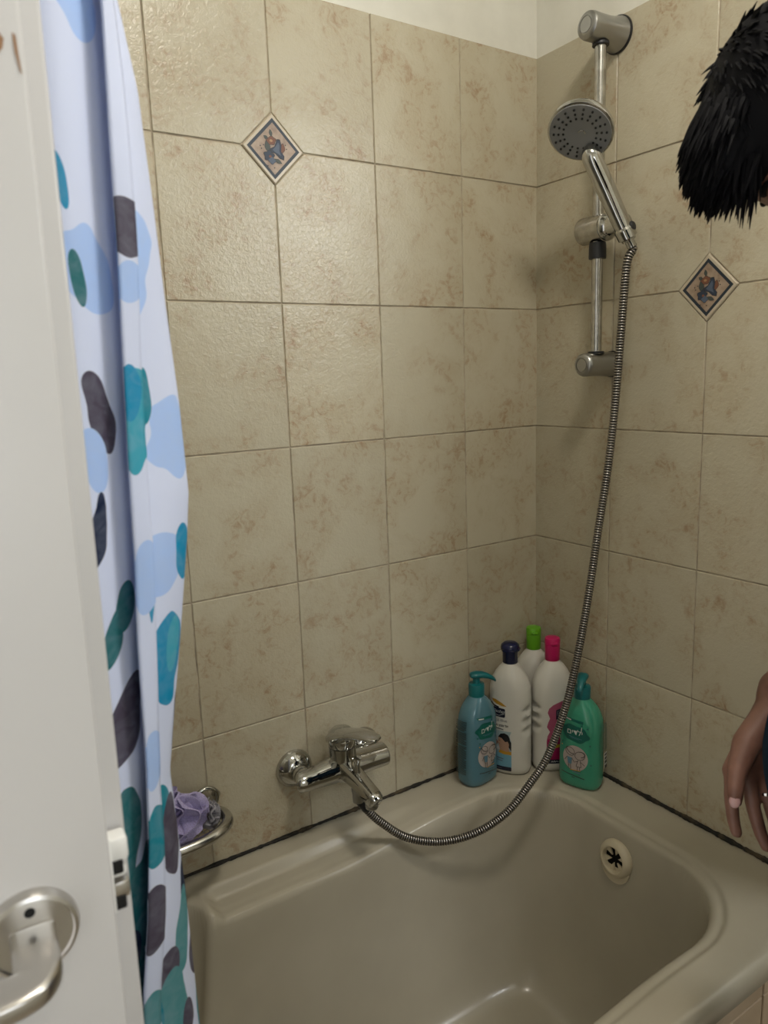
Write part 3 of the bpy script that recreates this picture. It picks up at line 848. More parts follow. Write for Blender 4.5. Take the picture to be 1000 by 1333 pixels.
plain('aqua_blue', (0.085, 0.20, 0.25), 0.22, coat=0.3); plain('mint_green', (0.045, 0.29, 0.185), 0.22, coat=0.3)
plain('teal_cap', (0.004, 0.135, 0.145), 0.3); plain('teal_cap_dark', (0.003, 0.095, 0.11), 0.3)
plain('white_plastic', (0.62, 0.60, 0.54), 0.3); plain('navy_cap', (0.007, 0.010, 0.050), 0.25)
plain('lime_cap', (0.13, 0.40, 0.015), 0.3); plain('pink_cap', (0.50, 0.008, 0.105), 0.3)
plain('label_teal', (0.004, 0.115, 0.090), 0.35); plain('label_teal_blue', (0.004, 0.085, 0.095), 0.35); plain('print_white', (0.60, 0.62, 0.60), 0.4)
plain('print_dark', (0.012, 0.030, 0.032), 0.4); plain('oval_pink', (0.46, 0.40, 0.37), 0.4); plain('ink', (0.035, 0.028, 0.028), 0.4)
plain('shirt_blue', (0.09, 0.20, 0.27), 0.4); plain('gold', (0.46, 0.24, 0.025), 0.4); plain('navy_print', (0.008, 0.010, 0.028), 0.35)
plain('skin_print', (0.40, 0.24, 0.16), 0.4); plain('skin_print_dark', (0.22, 0.10, 0.07), 0.4); plain('hair_print', (0.006, 0.006, 0.008), 0.4)
plain('sky_print', (0.15, 0.34, 0.44), 0.4); plain('sky_pale', (0.33, 0.42, 0.44), 0.4); plain('towel_print', (0.50, 0.50, 0.49), 0.5)
plain('magenta_print', (0.30, 0.006, 0.075), 0.35); plain('rose_print', (0.34, 0.07, 0.13), 0.35); plain('yellow_print', (0.45, 0.32, 0.02), 0.4); plain('grey_print', (0.12, 0.12, 0.13), 0.4)

def pump_bottle(loc, rz, body_m, cap_m, label, nozzle_rz):
    root = empty('pump_bottle', loc, (0, 0, rz)); root.scale = (1.09, 1.07, 1.055)
    B = Bottle([(0.0, 0.034, 0.022, 2.6), (0.003, 0.0385, 0.0265, 2.8), (0.010, 0.0410, 0.0290, 2.9), (0.05, 0.0415, 0.0292, 2.9), (0.09, 0.0405, 0.0285, 2.9), (0.125, 0.0412, 0.0290, 2.8),
                (0.145, 0.0395, 0.0282, 2.6), (0.160, 0.0345, 0.0260, 2.4), (0.170, 0.0285, 0.0230, 2.2), (0.178, 0.0215, 0.0195, 2.0), (0.183, 0.0165, 0.0165, 2.0), (0.186, 0.0150, 0.0150, 2.0)])
    obj('bottle_body', *B.loft(), body_m, root, True, 60)
    pump = obj('pump', *lathe([(0.0148, 0.183), (0.0158, 0.184), (0.0160, 0.206), (0.0150, 0.209), (0.0075, 0.2105), (0.0070, 0.222), (0.0, 0.223)], 32), cap_m, root, True, 40)
    # nozzle: a swept head with a down-turned beak
    c, s = math.cos(nozzle_rz - rz), math.sin(nozzle_rz - rz)
    secs = [(-0.013, 0.2265, 0.0060, 0.0030), (-0.010, 0.2270, 0.0105, 0.0055), (0.0, 0.2275, 0.0115, 0.0070), (0.012, 0.2265, 0.0095, 0.0068), (0.024, 0.2225, 0.0070, 0.0058), (0.034, 0.2165, 0.0055, 0.0045), (0.0385, 0.2125, 0.0045, 0.0032)]
    V = []; n = 16
    for (l, z, a, b) in secs:
        for k in range(n):
            t = 2 * PI * k / n
            x, y = l, a * math.cos(t)
            V.append((x * c - y * s, x * s + y * c, z + b * math.sin(t)))
    Fc = [(i * n + k, i * n + (k + 1) % n, (i + 1) * n + (k + 1) % n, (i + 1) * n + k) for i in range(len(secs) - 1) for k in range(n)]
    Fc += [tuple(range(n - 1, -1, -1)), tuple((len(secs) - 1) * n + k for k in range(n))]
    obj('nozzle', V, Fc, cap_m, pump, True, 50)
    P = Print(); f = B.front
    dark = MT['label_teal_blue'] if body_m is MT['aqua_blue'] else MT['label_teal']
    dark = MT['label_teal']
    P.add(f, [(-0.026, 0.150), (-0.024, 0.145), (0.014, 0.140), (0.014, 0.146)], dark)
    P.line(f, (-0.022, 0.1468), (-0.010, 0.1452), 0.0022, MT['print_white'])
    cloud = [( -0.002 + 0.0275 * (1 + .07 * math.cos(6 * t + .6)) * math.cos(t), 0.1180 + 0.0175 * (1 + .07 * math.cos(6 * t + .6)) * math.sin(t) - 0.10 * 0.0275 * math.cos(t)) for t in np.linspace(0, 2 * PI, 48, endpoint=False)]
    P.add(f, cloud, dark)
    P.text(f, '\u05dd\u05d9\u05d3\u05dc\u05d9', -0.002, 0.1205, 0.0150, MT['print_white'])
    P.line(f, (0.0105, 0.1240), (0.0115, 0.1340), 0.0013, MT['print_white'])
    P.add(f, blob(0.0115, 0.1372, 0.0020, 0.0018, n=10), dark)
    P.line(f, (-0.014, 0.1115), (0.012, 0.1085), 0.0010, MT['shirt_blue']); P.line(f, (-0.010, 0.1090), (0.006, 0.1070), 0.0009, MT['shirt_blue'])
    # oval picture: two children drawn in line
    P.add(f, blob(-0.001, 0.066, 0.0250, 0.0265, -.2, 40), MT['oval_pink'])
    ink = MT['ink']
    def ring(cx, cz, rx, rz_, a0=0, a1=2 * PI, rot=0, w_=0.0011, n=16):
        pts = []
        for t in np.linspace(a0, a1, n):
            x, y = rx * math.cos(t), rz_ * math.sin(t)
            pts.append((cx + x * math.cos(rot) - y * math.sin(rot), cz + x * math.sin(rot) + y * math.cos(rot)))
        P.curve(f, pts, w_, ink)
    ring(-0.011, 0.079, 0.0095, 0.0080, rot=-.5); ring(-0.010, 0.082, 0.0090, 0.0050, 3.0, 6.2, -.6, .0014)
    ring(0.0095, 0.0745, 0.0100, 0.0085, rot=.4); ring(0.0110, 0.078, 0.0085, 0.0060, -1.6, 1.8, .2, .0016)
    P.add(f, [(-0.0155, 0.0685), (-0.0055, 0.0675), (-0.0065, 0.0540), (-0.0135, 0.0545)], MT['shirt_blue'])
    for a, b in [((-.0155, .068), (-.0205, .060)), ((-.0055, .067), (.0, .059)), ((-.012, .054), (-.0125, .043)), ((-.008, .054), (-.0075, .043)), ((.007, .066), (.003, .052)), ((.011, .066), (.013, .052)), ((.003, .052), (.013, .052)), ((.012, .063), (.020, .057)), ((.007, .064), (.001, .061)), ((.006, .052), (.0055, .044)), ((.010, .052), (.0105, .045))]:
        P.line(f, a, b, 0.0011, ink)
    P.line(f, (-.009, .0425), (.012, .0440), 0.0016, MT['gold']); P.line(f, (-.004, .0400), (.012, .0385), 0.0022, MT['shirt_blue'])
    P.line(f, (-.027, .0345), (.020, .0285), 0.0018, MT['print_dark']); P.line(f, (-.006, .0275), (.001, .0270), 0.0014, MT['print_dark'])
    for q in [(-.0275, .128), (.029, .100), (-.025, .098), (.024, .135), (.031, .060), (-.030, .110)]:
        P.add(f, blob(q[0], q[1], .0016, .0020, n=8), dark)
    P.add(f, blob(-.026, .091, .0014, .0014, n=8), MT['gold'])
    # back / side text block with a bar code
    if label.startswith('greyish blue'):
        fs = lambda y, z, o: tuple((-B.side(y, z, o)[0], B.side(y, z, o)[1], z))
        k = 0
        for z in np.arange(0.143, 0.030, -0.0029):
            k += 1
            if k in (8, 18): continue
            P.line(fs, (-0.014 + (0.004 if k % 7 == 0 else 0), z), (0.013 - (0.005 if k % 5 == 0 else 0), z), 0.0016, MT['print_dark'])
    else:
        fs = B.side
        for z in np.arange(0.140, 0.085, -0.0031):
            P.line(fs, (-0.012, z), (0.010, z), 0.0014, MT['label_teal'])
        P.add(fs, [(-0.006, 0.048), (0.008, 0.048), (0.008, 0.080), (-0.006, 0.080)], MT['print_white'])
        for z, h in ((0.0775, .004), (0.0705, .005), (0.0635, .006), (0.0545, .007)):
            P.add(fs, [(-0.004, z - h), (0.0065, z - h), (0.0065, z), (-0.004, z)], MT['hair_print'])
    P.build('label', root)
    tag(root, label, 'bottle')
    return root

def cream_bottle(loc, rz, cap, label, which):
    root = empty('shampoo_bottle', loc, (0, 0, rz))
    B = Bottle([(0.0, 0.036, 0.024, 2.3), (0.004, 0.0415, 0.0285, 2.4), (0.012, 0.0445, 0.0310, 2.4), (0.10, 0.0450, 0.0315, 2.4), (0.175, 0.0452, 0.0316, 2.3), (0.198, 0.0440, 0.0312, 2.2), (0.214, 0.0400, 0.0295, 2.1),
                (0.228, 0.0330, 0.0262, 2.0), (0.239, 0.0250, 0.0215, 2.0), (0.246, 0.0185, 0.0178, 2.0), (0.249, 0.0160, 0.0160, 2.0), (0.251, 0.0150, 0.0150, 2.0)])
    gs = {1: (1,), 2: (-1,), 3: ()}[which]
    def dents(x, y, z):
        for s in gs:
            for zc in (0.150, 0.127, 0.104):
                d = ((y + 0.012) / 0.016) ** 2 + ((z - zc) / 0.0095) ** 2
                if x * s > 0.020 and d < 1: x -= s * 0.0085 * (1 - d) ** 1.1
        return x, y
    obj('bottle_body', *B.loft(72, dents), MT['white_plastic'], root, True, 60)
    if cap == 'navy_cap':
        co = obj('flip_cap', *lathe([(0.0155, 0.2505), (0.0165, 0.2515), (0.0165, 0.2740), (0.0195, 0.2780), (0.0205, 0.2840), (0.0190, 0.2905), (0.0130, 0.2955), (0.0, 0.2970)], 36), MT[cap], root, True, 45)
        obj('lid_ridge', *rbox(-.012, .012, -.0200, -.0165, .2790, .2840, .0015), MT[cap], co)
        obj('lid_ridge', *rbox(.0160, .0215, -.006, .006, .2790, .2850, .0015), MT[cap], co)
    else:
        co = obj('flip_cap', *lathe([(0.0155, 0.2505), (0.0162, 0.2515), (0.0164, 0.2840), (0.0164, 0.2850), (0.0158, 0.2856), (0.0158, 0.2862), (0.0166, 0.2868), (0.0168, 0.2960), (0.0155, 0.3000), (0.0120, 0.3015), (0.0, 0.3018)], 36), MT[cap], root, True, 40)
        obj('lid_tab', *rbox(-.007, .007, -.0190, -.0155, .2885, .2935, .0012), MT[cap], co)
    P = Print(); f = B.front
    if which == 1:      # face print: gold leaf, navy name plate, mother and child
        lf = [(-0.036, .172), (-0.026, .1735), (-0.012, .168), (0.0, .160), (-.010, .1600), (-.024, .163), (-.033, .168)]
        P.add(f, lf, MT['gold'])
        P.curve(f, [(-.0370, .164), (-.030, .1585), (-.018, .1565)], .0030, MT['navy_print'])
        P.add(f, [(-.035, .135), (-.006, .1340), (-.004, .137), (-.004, .1530), (-.006, .1545), (-.035, .1560)], MT['navy_print'])
        P.text(f, 'Fischer', -.0185, .1470, .0100, MT['print_white'], .35)
        P.curve(f, [(-.030, .1395), (-.018, .1375), (-.006, .1430)], .0009, MT['print_white'])
        P.text(f, 'Kamil Blue', -.0185, .1270, .0088, MT['grey_print'])
        P.text(f, '\u05e8\u05e9\u05e2\u05d5\u05de \u05df\u05d5\u05d1\u05e1 \u05dc\u05d0', -.0180, .1150, .0068, MT['hair_print'], 0, .00018)
        P.line(f, (-.034, .1090), (-.008, .1065), .0022, MT['grey_print'])
        X0, X1 = -.040, .0095
        P.add(f, [(X0, .020), (X1, .020), (X1, .080), (.0065, .087), (.0060, .094), (.0095, .103), (X0, .103)], MT['sky_pale'])
        P.add(f, [(X0, .020), (X1, .020), (X1, .047), (-.010, .052), (X0, .060)], MT['sky_print'])
        P.add(f, [(-.020, .088), (-.0145, .096), (-.006, .0985), (.002, .0955), (.0060, .088), (.0065, .083), (.0093, .078), (.0093, .058), (.004, .066), (-.004, .078)], MT['hair_print'])
        P.add(f, [(-.020, .088), (-.0205, .080), (-.0225, .075), (-.0190, .071), (-.0190, .066), (-.016, .060), (-.014, .056), (.006, .056), (.0035, .066), (.0045, .074), (.0015, .080), (-.004, .0780), (-.012, .086)], MT['skin_print'])
        P.add(f, blob(-.0285, .0745, .0075, .0085, .2, 18), MT['skin_print_dark'])
        P.add(f, [(-.034, .062), (-.029, .067), (-.022, .062), (-.018, .058), (-.030, .054)], MT['skin_print_dark'])
        P.add(f, [(-.026, .062), (-.018, .068), (-.0165, .060), (-.021, .057)], MT['towel_print'])
        P.add(f, [(-.020, .052), (-.016, .059), (-.002, .056), (X1, .0575), (X1, .0495), (-.006, .0490)], MT['gold'])
        P.curve(f, [(-.0195, .0735), (-.0165, .0725)], .0010, MT['ink']); P.curve(f, [(-.0185, .0810), (-.0150, .0795)], .0012, MT['ink'])
        P.line(f, (-.034, .0410), (-.008, .0380), .0020, MT['grey_print']); P.line(f, (-.030, .0355), (-.010, .0330), .0018, MT['grey_print'])
        P.add(f, [(X0, .0110), (X1 - .001, .0110), (X1, .0120), (X1, .0195), (X1 - .001, .0205), (X0, .0205)], MT['navy_print'])
        P.line(f, (-.030, .0158), (-.012, .0155), .0014, MT['grey_print'])
    if which == 2:      # wavy pink print
        wav = [(-.006, .158), (-.015, .150), (-.0180, .140), (-.013, .127), (-.0170, .117), (-.0195, .107), (-.013, .096), (-.0180, .086), (-.020, .074), (-.020, .030), (.036, .030), (.036, .150), (.030, .168), (.012, .166)]
        P.add(f, wav, MT['rose_print'])
        P.add(f, [(-.0185, .030), (.036, .030), (.036, .082), (.010, .084), (-.0185, .078)], MT['magenta_print'])
        P.add(f, [(.000, .124), (.030, .134), (.030, .156), (.000, .146)], MT['navy_print'])
        P.text(f, 'F', .0045, .138, .016, MT['grey_print'])
        P.add(f, [(.002, .088), (.034, .092), (.034, .108), (.002, .106)], MT['navy_print'])
        P.add(f, [(-.002, .058), (.018, .060), (.018, .067), (-.002, .065)], MT['yellow_print'])
        P.add(f, [(-.0200, .0210), (.036, .0210), (.036, .0305), (-.0200, .0305)], MT['navy_print'])
        P.curve(f, [(-.010, .0245), (-.008, .0275), (-.006, .0245), (-.003, .0280), (-.002, .0245), (.002, .0270), (.006, .0250)], .0011, MT['print_white'])
    if which != 3: P.build('label', root)
    tag(root, label, 'bottle')
    return root

def face_cam(x, y, extra=0.0):
    """yaw that turns a local -Y front towards the tub opening, plus extra"""
    return math.atan2(-1.215 - y, -1.198 - x) + PI / 2 + extra
pump_bottle((-0.233, -0.060, RIM + .0002), face_cam(-0.233, -0.060, math.radians(47)), MT['aqua_blue'], MT['teal_cap'], 'greyish blue pump bottle with a teal pump standing against the mixer wall', math.radians(-25))
pump_bottle((-0.0665, -0.2030, RIM + .0002), face_cam(-0.0665, -0.2030, math.radians(-22)), MT['mint_green'], MT['teal_cap'], 'mint green pump bottle with a teal pump on the tub rim', math.radians(-146))
cream_bottle((-0.1465, -0.0710, RIM + .0002), face_cam(-0.1465, -0.0710, math.radians(-14)), 'navy_cap', 'tall white shampoo bottle with a navy cap and mother and child print', 1)
cream_bottle((-0.0640, -0.1150, RIM + .0002), face_cam(-0.0640, -0.1150, math.radians(16)), 'pink_cap', 'tall white shampoo bottle with a pink cap and magenta label', 2)
cream_bottle((-0.0475, -0.0410, RIM + .0002), face_cam(-0.0475, -0.0410, math.radians(8)), 'lime_cap', 'white bottle with a lime green cap tucked into the tiled corner', 3)
# ------------------------------------------------------------------ shower curtain, rod and rings
ZR = [0.891, 0.964, 1.031, 1.097, 1.139, 1.203, 1.266, 1.328, 1.365, 1.437, 1.506, 1.572, 1.655, 1.712, 1.95]
XR = [-1.0399, -1.0408, -1.0419, -1.0442, -1.0457, -1.0351, -1.0246, -1.015, -1.0107, -1.0125, -1.0166, -1.0194, -1.024, -1.0334, -1.044]
ZH = [0.944, 0.973, 1.031, 1.096, 1.16, 1.264, 1.317, 1.396, 1.461, 1.538, 1.603, 1.697, 1.95]
XH = [-1.092, -1.0894, -1.081, -1.0745, -1.0705, -1.0678, -1.0646, -1.0621, -1.0592, -1.0559, -1.0542, -1.0509, -1.060]
CURT_BLOBS = [(0.0107, 1.538, 0.0194, 0.0406, 10, 'pale'), (0.0413, 1.409, 0.0283, 0.0271, 5, 'pale'), (0.0196, 1.315, 0.0272, 0.0226, 0, 'pale'), (0.0101, 1.423, 0.0084, 0.0361, 0, 'teal2'), (0.0164, 1.439, 0.0064, 0.0226, 0, 'teal'),
 (0.0489, 1.319, 0.011, 0.0226, 0, 'bluet'), (0.0269, 1.242, 0.0195, 0.0361, 8, 'bluet'), (0.035, 1.249, 0.0071, 0.0226, 10, 'teal2'), (0.0081, 1.127, 0.0061, 0.0316, 6, 'navy'), (0.0101, 1.148, 0.0078, 0.018, 5, 'plum'),
 (0.0149, 1.107, 0.0106, 0.0316, 5, 'teal'), (0.0268, 1.087, 0.0133, 0.0316, 0, 'plum'), (0.0048, 1.087, 0.0058, 0.018, 0, 'navy'), (0.0471, 1.033, 0.0098, 0.0271, 4, 'navy'), (0.0399, 0.999, 0.0099, 0.0361, 4, 'tealp'),
 (0.02, 0.972, 0.0128, 0.0226, 10, 'plum'), (0.0573, 0.965, 0.0081, 0.0271, 0, 'plum'), (0.0273, 0.94, 0.0192, 0.0271, 0, 'tealp'), (0.0428, 0.918, 0.0056, 0.018, 5, 'plum'), (0.0074, 0.94, 0.0098, 0.0226, 0, 'teal'),
 (0.0031, 1.062, 0.004, 0.0226, 0, 'plum'), (0.0596, 0.911, 0.0043, 0.0316, 0, 'teal'), (0.0097, 1.2, 0.004, 0.0226, 0, 'navy'), (0.0395, 1.179, 0.004, 0.0271, 5, 'plum'), (0.0968, 1.694, 0.0171, 0.018, 0, 'pale'),
 (0.1323, 1.529, 0.021, 0.0316, 30, 'pale'), (0.1407, 1.522, 0.0048, 0.018, 0, 'tealg'), (0.1406, 1.581, 0.004, 0.018, 0, 'bluet'), (0.1444, 1.434, 0.0116, 0.0271, 8, 'plum'), (0.1564, 1.398, 0.0108, 0.0226, 0, 'pale'),
 (0.157, 1.346, 0.0078, 0.0271, -5, 'navy'), (0.1235, 1.288, 0.0138, 0.018, 0, 'tealg'), (0.1353, 1.263, 0.0082, 0.0271, -5, 'tealg'), (0.1115, 1.195, 0.0172, 0.0316, -8, 'plum'), (0.1089, 1.109, 0.0144, 0.0406, -10, 'tealg'),
 (0.1035, 1.037, 0.0184, 0.0541, -15, 'tealg'), (0.1209, 0.988, 0.0111, 0.0496, 0, 'tealg'), (0.1249, 1.003, 0.0099, 0.018, 0, 'navy'), (0.1253, 0.942, 0.0094, 0.0226, 0, 'tealg'), (-0.043, 1.556, 0.02, 0.0195, 0, 'plum'),
 (-0.041, 1.425, 0.015, 0.036, 0, 'teal2'), (-0.046, 1.445, 0.008, 0.02, 0, 'bluet'), (-0.0385, 1.292, 0.003, 0.021, 0, 'bluet'), (-0.043, 1.305, 0.012, 0.03, 0, 'pale'), (-0.043, 1.52, 0.012, 0.014, 0, 'pale'),
 (-0.043, 1.165, 0.012, 0.022, 0, 'pale'), (-0.043, 1.1, 0.012, 0.026, 0, 'teal'), (-0.043, 1.03, 0.012, 0.026, 0, 'plum'), (-0.043, 0.95, 0.012, 0.02, 0, 'tealp')]
_r = random.Random(12)
for _ in range(14):   # the print goes on over the hidden folds and down to the hem
    CURT_BLOBS.append((_r.uniform(0.005, 0.30), _r.uniform(0.62, 0.88), _r.uniform(.008, .018), _r.uniform(.02, .04), _r.uniform(-20, 20), _r.choice(['plum', 'tealg', 'tealp', 'navy', 'teal'])))
CC = {'pale': (0.48, 0.66, 1.0), 'teal': (0.012, 0.27, 0.36), 'teal2': (0.06, 0.42, 0.56), 'bluet': (0.006, 0.31, 0.55), 'tealg': (0.02, 0.17, 0.19), 'tealp': (0.10, 0.33, 0.36), 'plum': (0.085, 0.070, 0.105), 'navy': (0.006, 0.016, 0.055)}
def curtain_mat():
    m = mat('curtain_print', (0.76, 0.82, 1.0), 0.55, spec=0.3)
    uv = nd(m, 'ShaderNodeUVMap'); uv.uv_map = 'cloth'
    no = nd(m, 'ShaderNodeTexNoise'); no.inputs['Scale'].default_value = 26; no.inputs['Detail'].default_value = 1
    lk(m, uv.outputs[0], no.inputs['Vector'])
    wob = nd(m, 'ShaderNodeMath', operation='MULTIPLY_ADD'); wob.inputs[1].default_value = 1.3; wob.inputs[2].default_value = 0.35
    lk(m, no.outputs['Fac'], wob.inputs[0])
    # washes inside the print
    n2 = nd(m, 'ShaderNodeTexNoise'); n2.inputs['Scale'].default_value = 70; n2.inputs['Detail'].default_value = 4; n2.inputs['Distortion'].default_value = 1.0
    lk(m, uv.outputs[0], n2.inputs['Vector'])
    wash = nd(m, 'ShaderNodeMapRange'); wash.inputs[1].default_value = 0.35; wash.inputs[2].default_value = 0.7; wash.inputs[3].default_value = 0.0; wash.inputs[4].default_value = 0.30
    lk(m, n2.outputs['Fac'], wash.inputs[0])
    prev = None
    for (u, v, ru, rv, rot, c) in CURT_BLOBS:
        mp = nd(m, 'ShaderNodeMapping'); mp.vector_type = 'TEXTURE'
        mp.inputs['Location'].default_value = (u, v, 0); mp.inputs['Rotation'].default_value = (0, 0, math.radians(-rot)); mp.inputs['Scale'].default_value = (ru, rv, 1)
        lk(m, uv.outputs[0], mp.inputs['Vector'])
        ln = nd(m, 'ShaderNodeVectorMath', operation='LENGTH'); lk(m, mp.outputs[0], ln.inputs[0])
        lt = nd(m, 'ShaderNodeMath', operation='LESS_THAN'); lk(m, ln.outputs['Value'], lt.inputs[0]); lk(m, wob.outputs[0], lt.inputs[1])
        mx = nd(m, 'ShaderNodeMix', data_type='RGBA'); lk(m, lt.outputs[0], mx.inputs[0])
        wm = nd(m, 'ShaderNodeMix', data_type='RGBA'); wm.inputs[6].default_value = (*CC[c], 1)
        k = 0.45
        wm.inputs[7].default_value = tuple(a + (b - a) * k for a, b in zip(CC[c], (0.6, 0.66, 0.8))) + (1,)
        lk(m, wash.outputs[0], wm.inputs[0]); lk(m, wm.outputs[2], mx.inputs[7])
        if prev is None: mx.inputs[6].default_value = (0.76, 0.82, 1.0, 1)
        else: lk(m, prev.outputs[2], mx.inputs[6])
        prev = mx
    lk(m, prev.outputs[2], bsdf(m).inputs['Base Color'])
    # thin cloth lets some light through
    tr = nd(m, 'ShaderNodeBsdfTranslucent'); lk(m, prev.outputs[2], tr.inputs['Color'])
    ms = nd(m, 'ShaderNodeMixShader'); ms.inputs[0].default_value = 0.25
    out = m.node_tree.nodes['Material Output']
    lk(m, bsdf(m).outputs[0], ms.inputs[1]); lk(m, tr.outputs[0], ms.inputs[2]); lk(m, ms.outputs[0], out.inputs['Surface'])
    return m
MT['curtain'] = curtain_mat()
def curt_path(z):
    h, r_ = float(np.interp(z, ZH, XH)), float(np.interp(z, ZR, XR))
    wv = 0.0022 * math.sin(z * 23)
    P = [(h, -.668), (h + .45 * (r_ - h), -.661 + wv), (h + .85 * (r_ - h), -.650), (r_, -.640), (r_ - .004, -.628), (r_ - .5 * (r_ - h), -.628), (h - .003, -.653), (h - .030, -.667), (h - .058, -.664), (h - .085, -.670), (h - .11, -.635), (h - .135, -.655)]
    return catmull(P, 8)
def cloth(name, zs, i0, i1, u_off, lift, parent, thick):
    V = []; UV = []; w_ = None
    for z in zs:
        p = curt_path(z); l = np.concatenate([[0], np.cumsum(np.linalg.norm(np.diff(p, axis=0), axis=1))])
        t = np.gradient(p, axis=0); t /= np.linalg.norm(t, axis=1)[:, None]; nrm = np.stack([t[:, 1], -t[:, 0]], 1)
        q = p + nrm * lift
        if i1 is None: idx = range(len(q)); pts = [(q[k], l[k]) for k in idx]
        else:
            ls = np.linspace(i0, i1, 6); pts = [((np.interp(s, l, q[:, 0]), np.interp(s, l, q[:, 1])), s) for s in ls]
        w_ = len(pts)
        for (xy, s) in pts:
            V.append((xy[0] + 1.10, xy[1] + 0.65, z)); UV.append((s + u_off, z))
    n = len(zs)
    Fc = [(j * w_ + i, j * w_ + i + 1, (j + 1) * w_ + i + 1, (j + 1) * w_ + i) for j in range(n - 1) for i in range(w_ - 1)]
    o = obj(name, V, Fc, MT['curtain'], parent, True, None)
    lay = o.data.uv_layers.new(name='cloth')
    for lp in o.data.loops: lay.data[lp.index].uv = UV[lp.vertex_index]
    if thick:
        md = o.modifiers.new('thickness', 'SOLIDIFY'); md.thickness = thick; md.offset = 0
    return o
curt = empty('shower_curtain', (-1.10, -0.65, 0))
zs = np.arange(0.602, 2.021, 0.006)
cloth('cloth', zs, 0, None, 0.0, 0.0, curt, 0.0005)
cloth('side_hem', zs, 0.0, 0.0150, -0.05, 0.0012, curt, 0.0012)
tag(curt, 'blue white shower curtain with teal and plum petal print bunched behind the door', 'shower curtain')
rod = empty('curtain_rod', (-0.925, -0.65, 2.055))
obj('rod', *lathe([(0.0125, -0.922), (0.0125, 0.918)], 20, d=(1, 0, 0)), MT['white_paint'], rod)
for x, s in ((-0.9245, 1), (0.9203, -1)):
    obj('rod_flange', *lathe([(0.030, 0.0), (0.030, 0.006), (0.016, 0.012), (0.016, 0.022)], 24, d=(s, 0, 0), origin=(x, 0, 0)), MT['white_paint'], rod)
tag(rod, 'white curtain rod spanning the room above the tub', 'curtain rod')
for k, x in enumerate((-1.07, -1.095, -1.12, -1.145, -1.17)):
    c = [(0.0, 0.024 * math.sin(t), -0.011 + 0.024 * math.cos(t)) for t in np.linspace(0, 2 * PI, 28, endpoint=False)]
    o = obj('curtain_ring', *tube(c, 0.0018, 8, close=True), MT['white_paint'], curt); o.location = (x + 1.10, 0.0, 2.055)

# ------------------------------------------------------------------ door, open towards the tub
DN = math.radians(87.0)                                   # direction the door's back faces
E0 = Vector((-1.1227, -0.783, 0.0))                       # front bottom corner of the free edge
door = empty('door_1', (E0.x, E0.y, 0.0)); door['kind'] = 'structure'
# local x: from the free edge to the hinge, local y: front (towards the room) is -y, z up
xa = Vector((-math.sin(DN), math.cos(DN), 0)); ya = Vector((math.cos(DN), math.sin(DN), 0))
fit_tilt = math.radians(0.2)  # small tilt of the leaf, fitted to the line of its edge in view
Md = Matrix((xa, ya, Vector((0, 0, 1)))).transposed().to_4x4()   # left-handed guard below
LW = 0.715
def D(x, y, z):
    """door coordinates -> world offset from the empty (leaf tilted slightly to fit its edge line in view)"""
    zz = z - 1.30
    p = xa * (x - math.tan(fit_tilt) * zz) + ya * y
    return (p.x, p.y, z)
def dmesh(name, v, f, m, parent, smooth=False, auto=35):
    return obj(name, [D(*p) for p in v], [tuple(reversed(q)) for q in f], m, parent, smooth, auto)
def door_mat():
    m = MT['door_paint']; tc = nd(m, 'ShaderNodeTexCoord')
    no = nd(m, 'ShaderNodeTexNoise'); no.inputs['Scale'].default_value = 3.0; lk(m, tc.outputs['Object'], no.inputs['Vector'])
    cr = nd(m, 'ShaderNodeValToRGB'); cr.color_ramp.elements[0].color = (0.51, 0.505, 0.50, 1); cr.color_ramp.elements[1].color = (0.57, 0.56, 0.555, 1)
    cr.color_ramp.elements[0].position = 0.35; cr.color_ramp.elements[1].position = 0.65
    lk(m, no.outputs['Fac'], cr.inputs[0]); lk(m, cr.outputs[0], bsdf(m).inputs['Base Color'])
    n2 = nd(m, 'ShaderNodeTexNoise'); n2.inputs['Scale'].default_value = 160; lk(m, tc.outputs['Object'], n2.inputs['Vector'])
    bp = nd(m, 'ShaderNodeBump'); bp.inputs['Strength'].default_value = 0.08; bp.inputs['Distance'].default_value = 0.001
    lk(m, n2.outputs['Fac'], bp.inputs['Height']); lk(m, bp.outputs[0], bsdf(m).inputs['Normal'])
door_mat()
_lf = MB(); _lf.add(*rbox(0, LW, 0, 0.026, 0.012, 2.04, 0.0018, 3)); _lf.add(*rbox(-0.0135, LW, 0.0245, 0.040, 0.012, 2.052, 0.0022, 3))
leaf_ = dmesh('leaf', _lf.v, _lf.f, MT['door_paint'], door, True, 40)      # rebated leaf: the lip stands out behind the face
# chipped paint near the upper corner
plain('bare_wood', (0.30, 0.17, 0.09), 0.8)
def chip(pts, y):
    return [(p[0], y, p[1]) for p in pts], [tuple(range(len(pts)))]
for pts in ([(0.0215, 1.6190), (0.0120, 1.6220), (0.0085, 1.6175), (0.0095, 1.6130), (0.0130, 1.6085), (0.030, 1.6120), (0.034, 1.6190)],
            [(0.0046, 1.6210), (0.0030, 1.6200), (0.0026, 1.6110), (0.0018, 1.6020), (0.0028, 1.6040), (0.0042, 1.6120)]):
    dmesh('paint_chip', *chip(pts, -0.0004), MT['bare_wood'], leaf_)
# rosette and lever
HX, HZ = 0.0460, 1.143
ro = dmesh('rosette', *lathe([(0.0255, 0.0), (0.0258, 0.004), (0.0245, 0.0075), (0.0225, 0.0085), (0.0215, 0.0070), (0.0, 0.0065)], 44, d=(0, -1, 0), origin=(HX, 0, HZ)), MT['steel'], door, True, 30)
dmesh('screw_hole', *lathe([(0.0030, 0.0066), (0.0030, 0.0071), (0.0, 0.0071)], 16, d=(0, -1, 0), origin=(HX, 0, HZ + 0.0150)), MT['void'], ro)
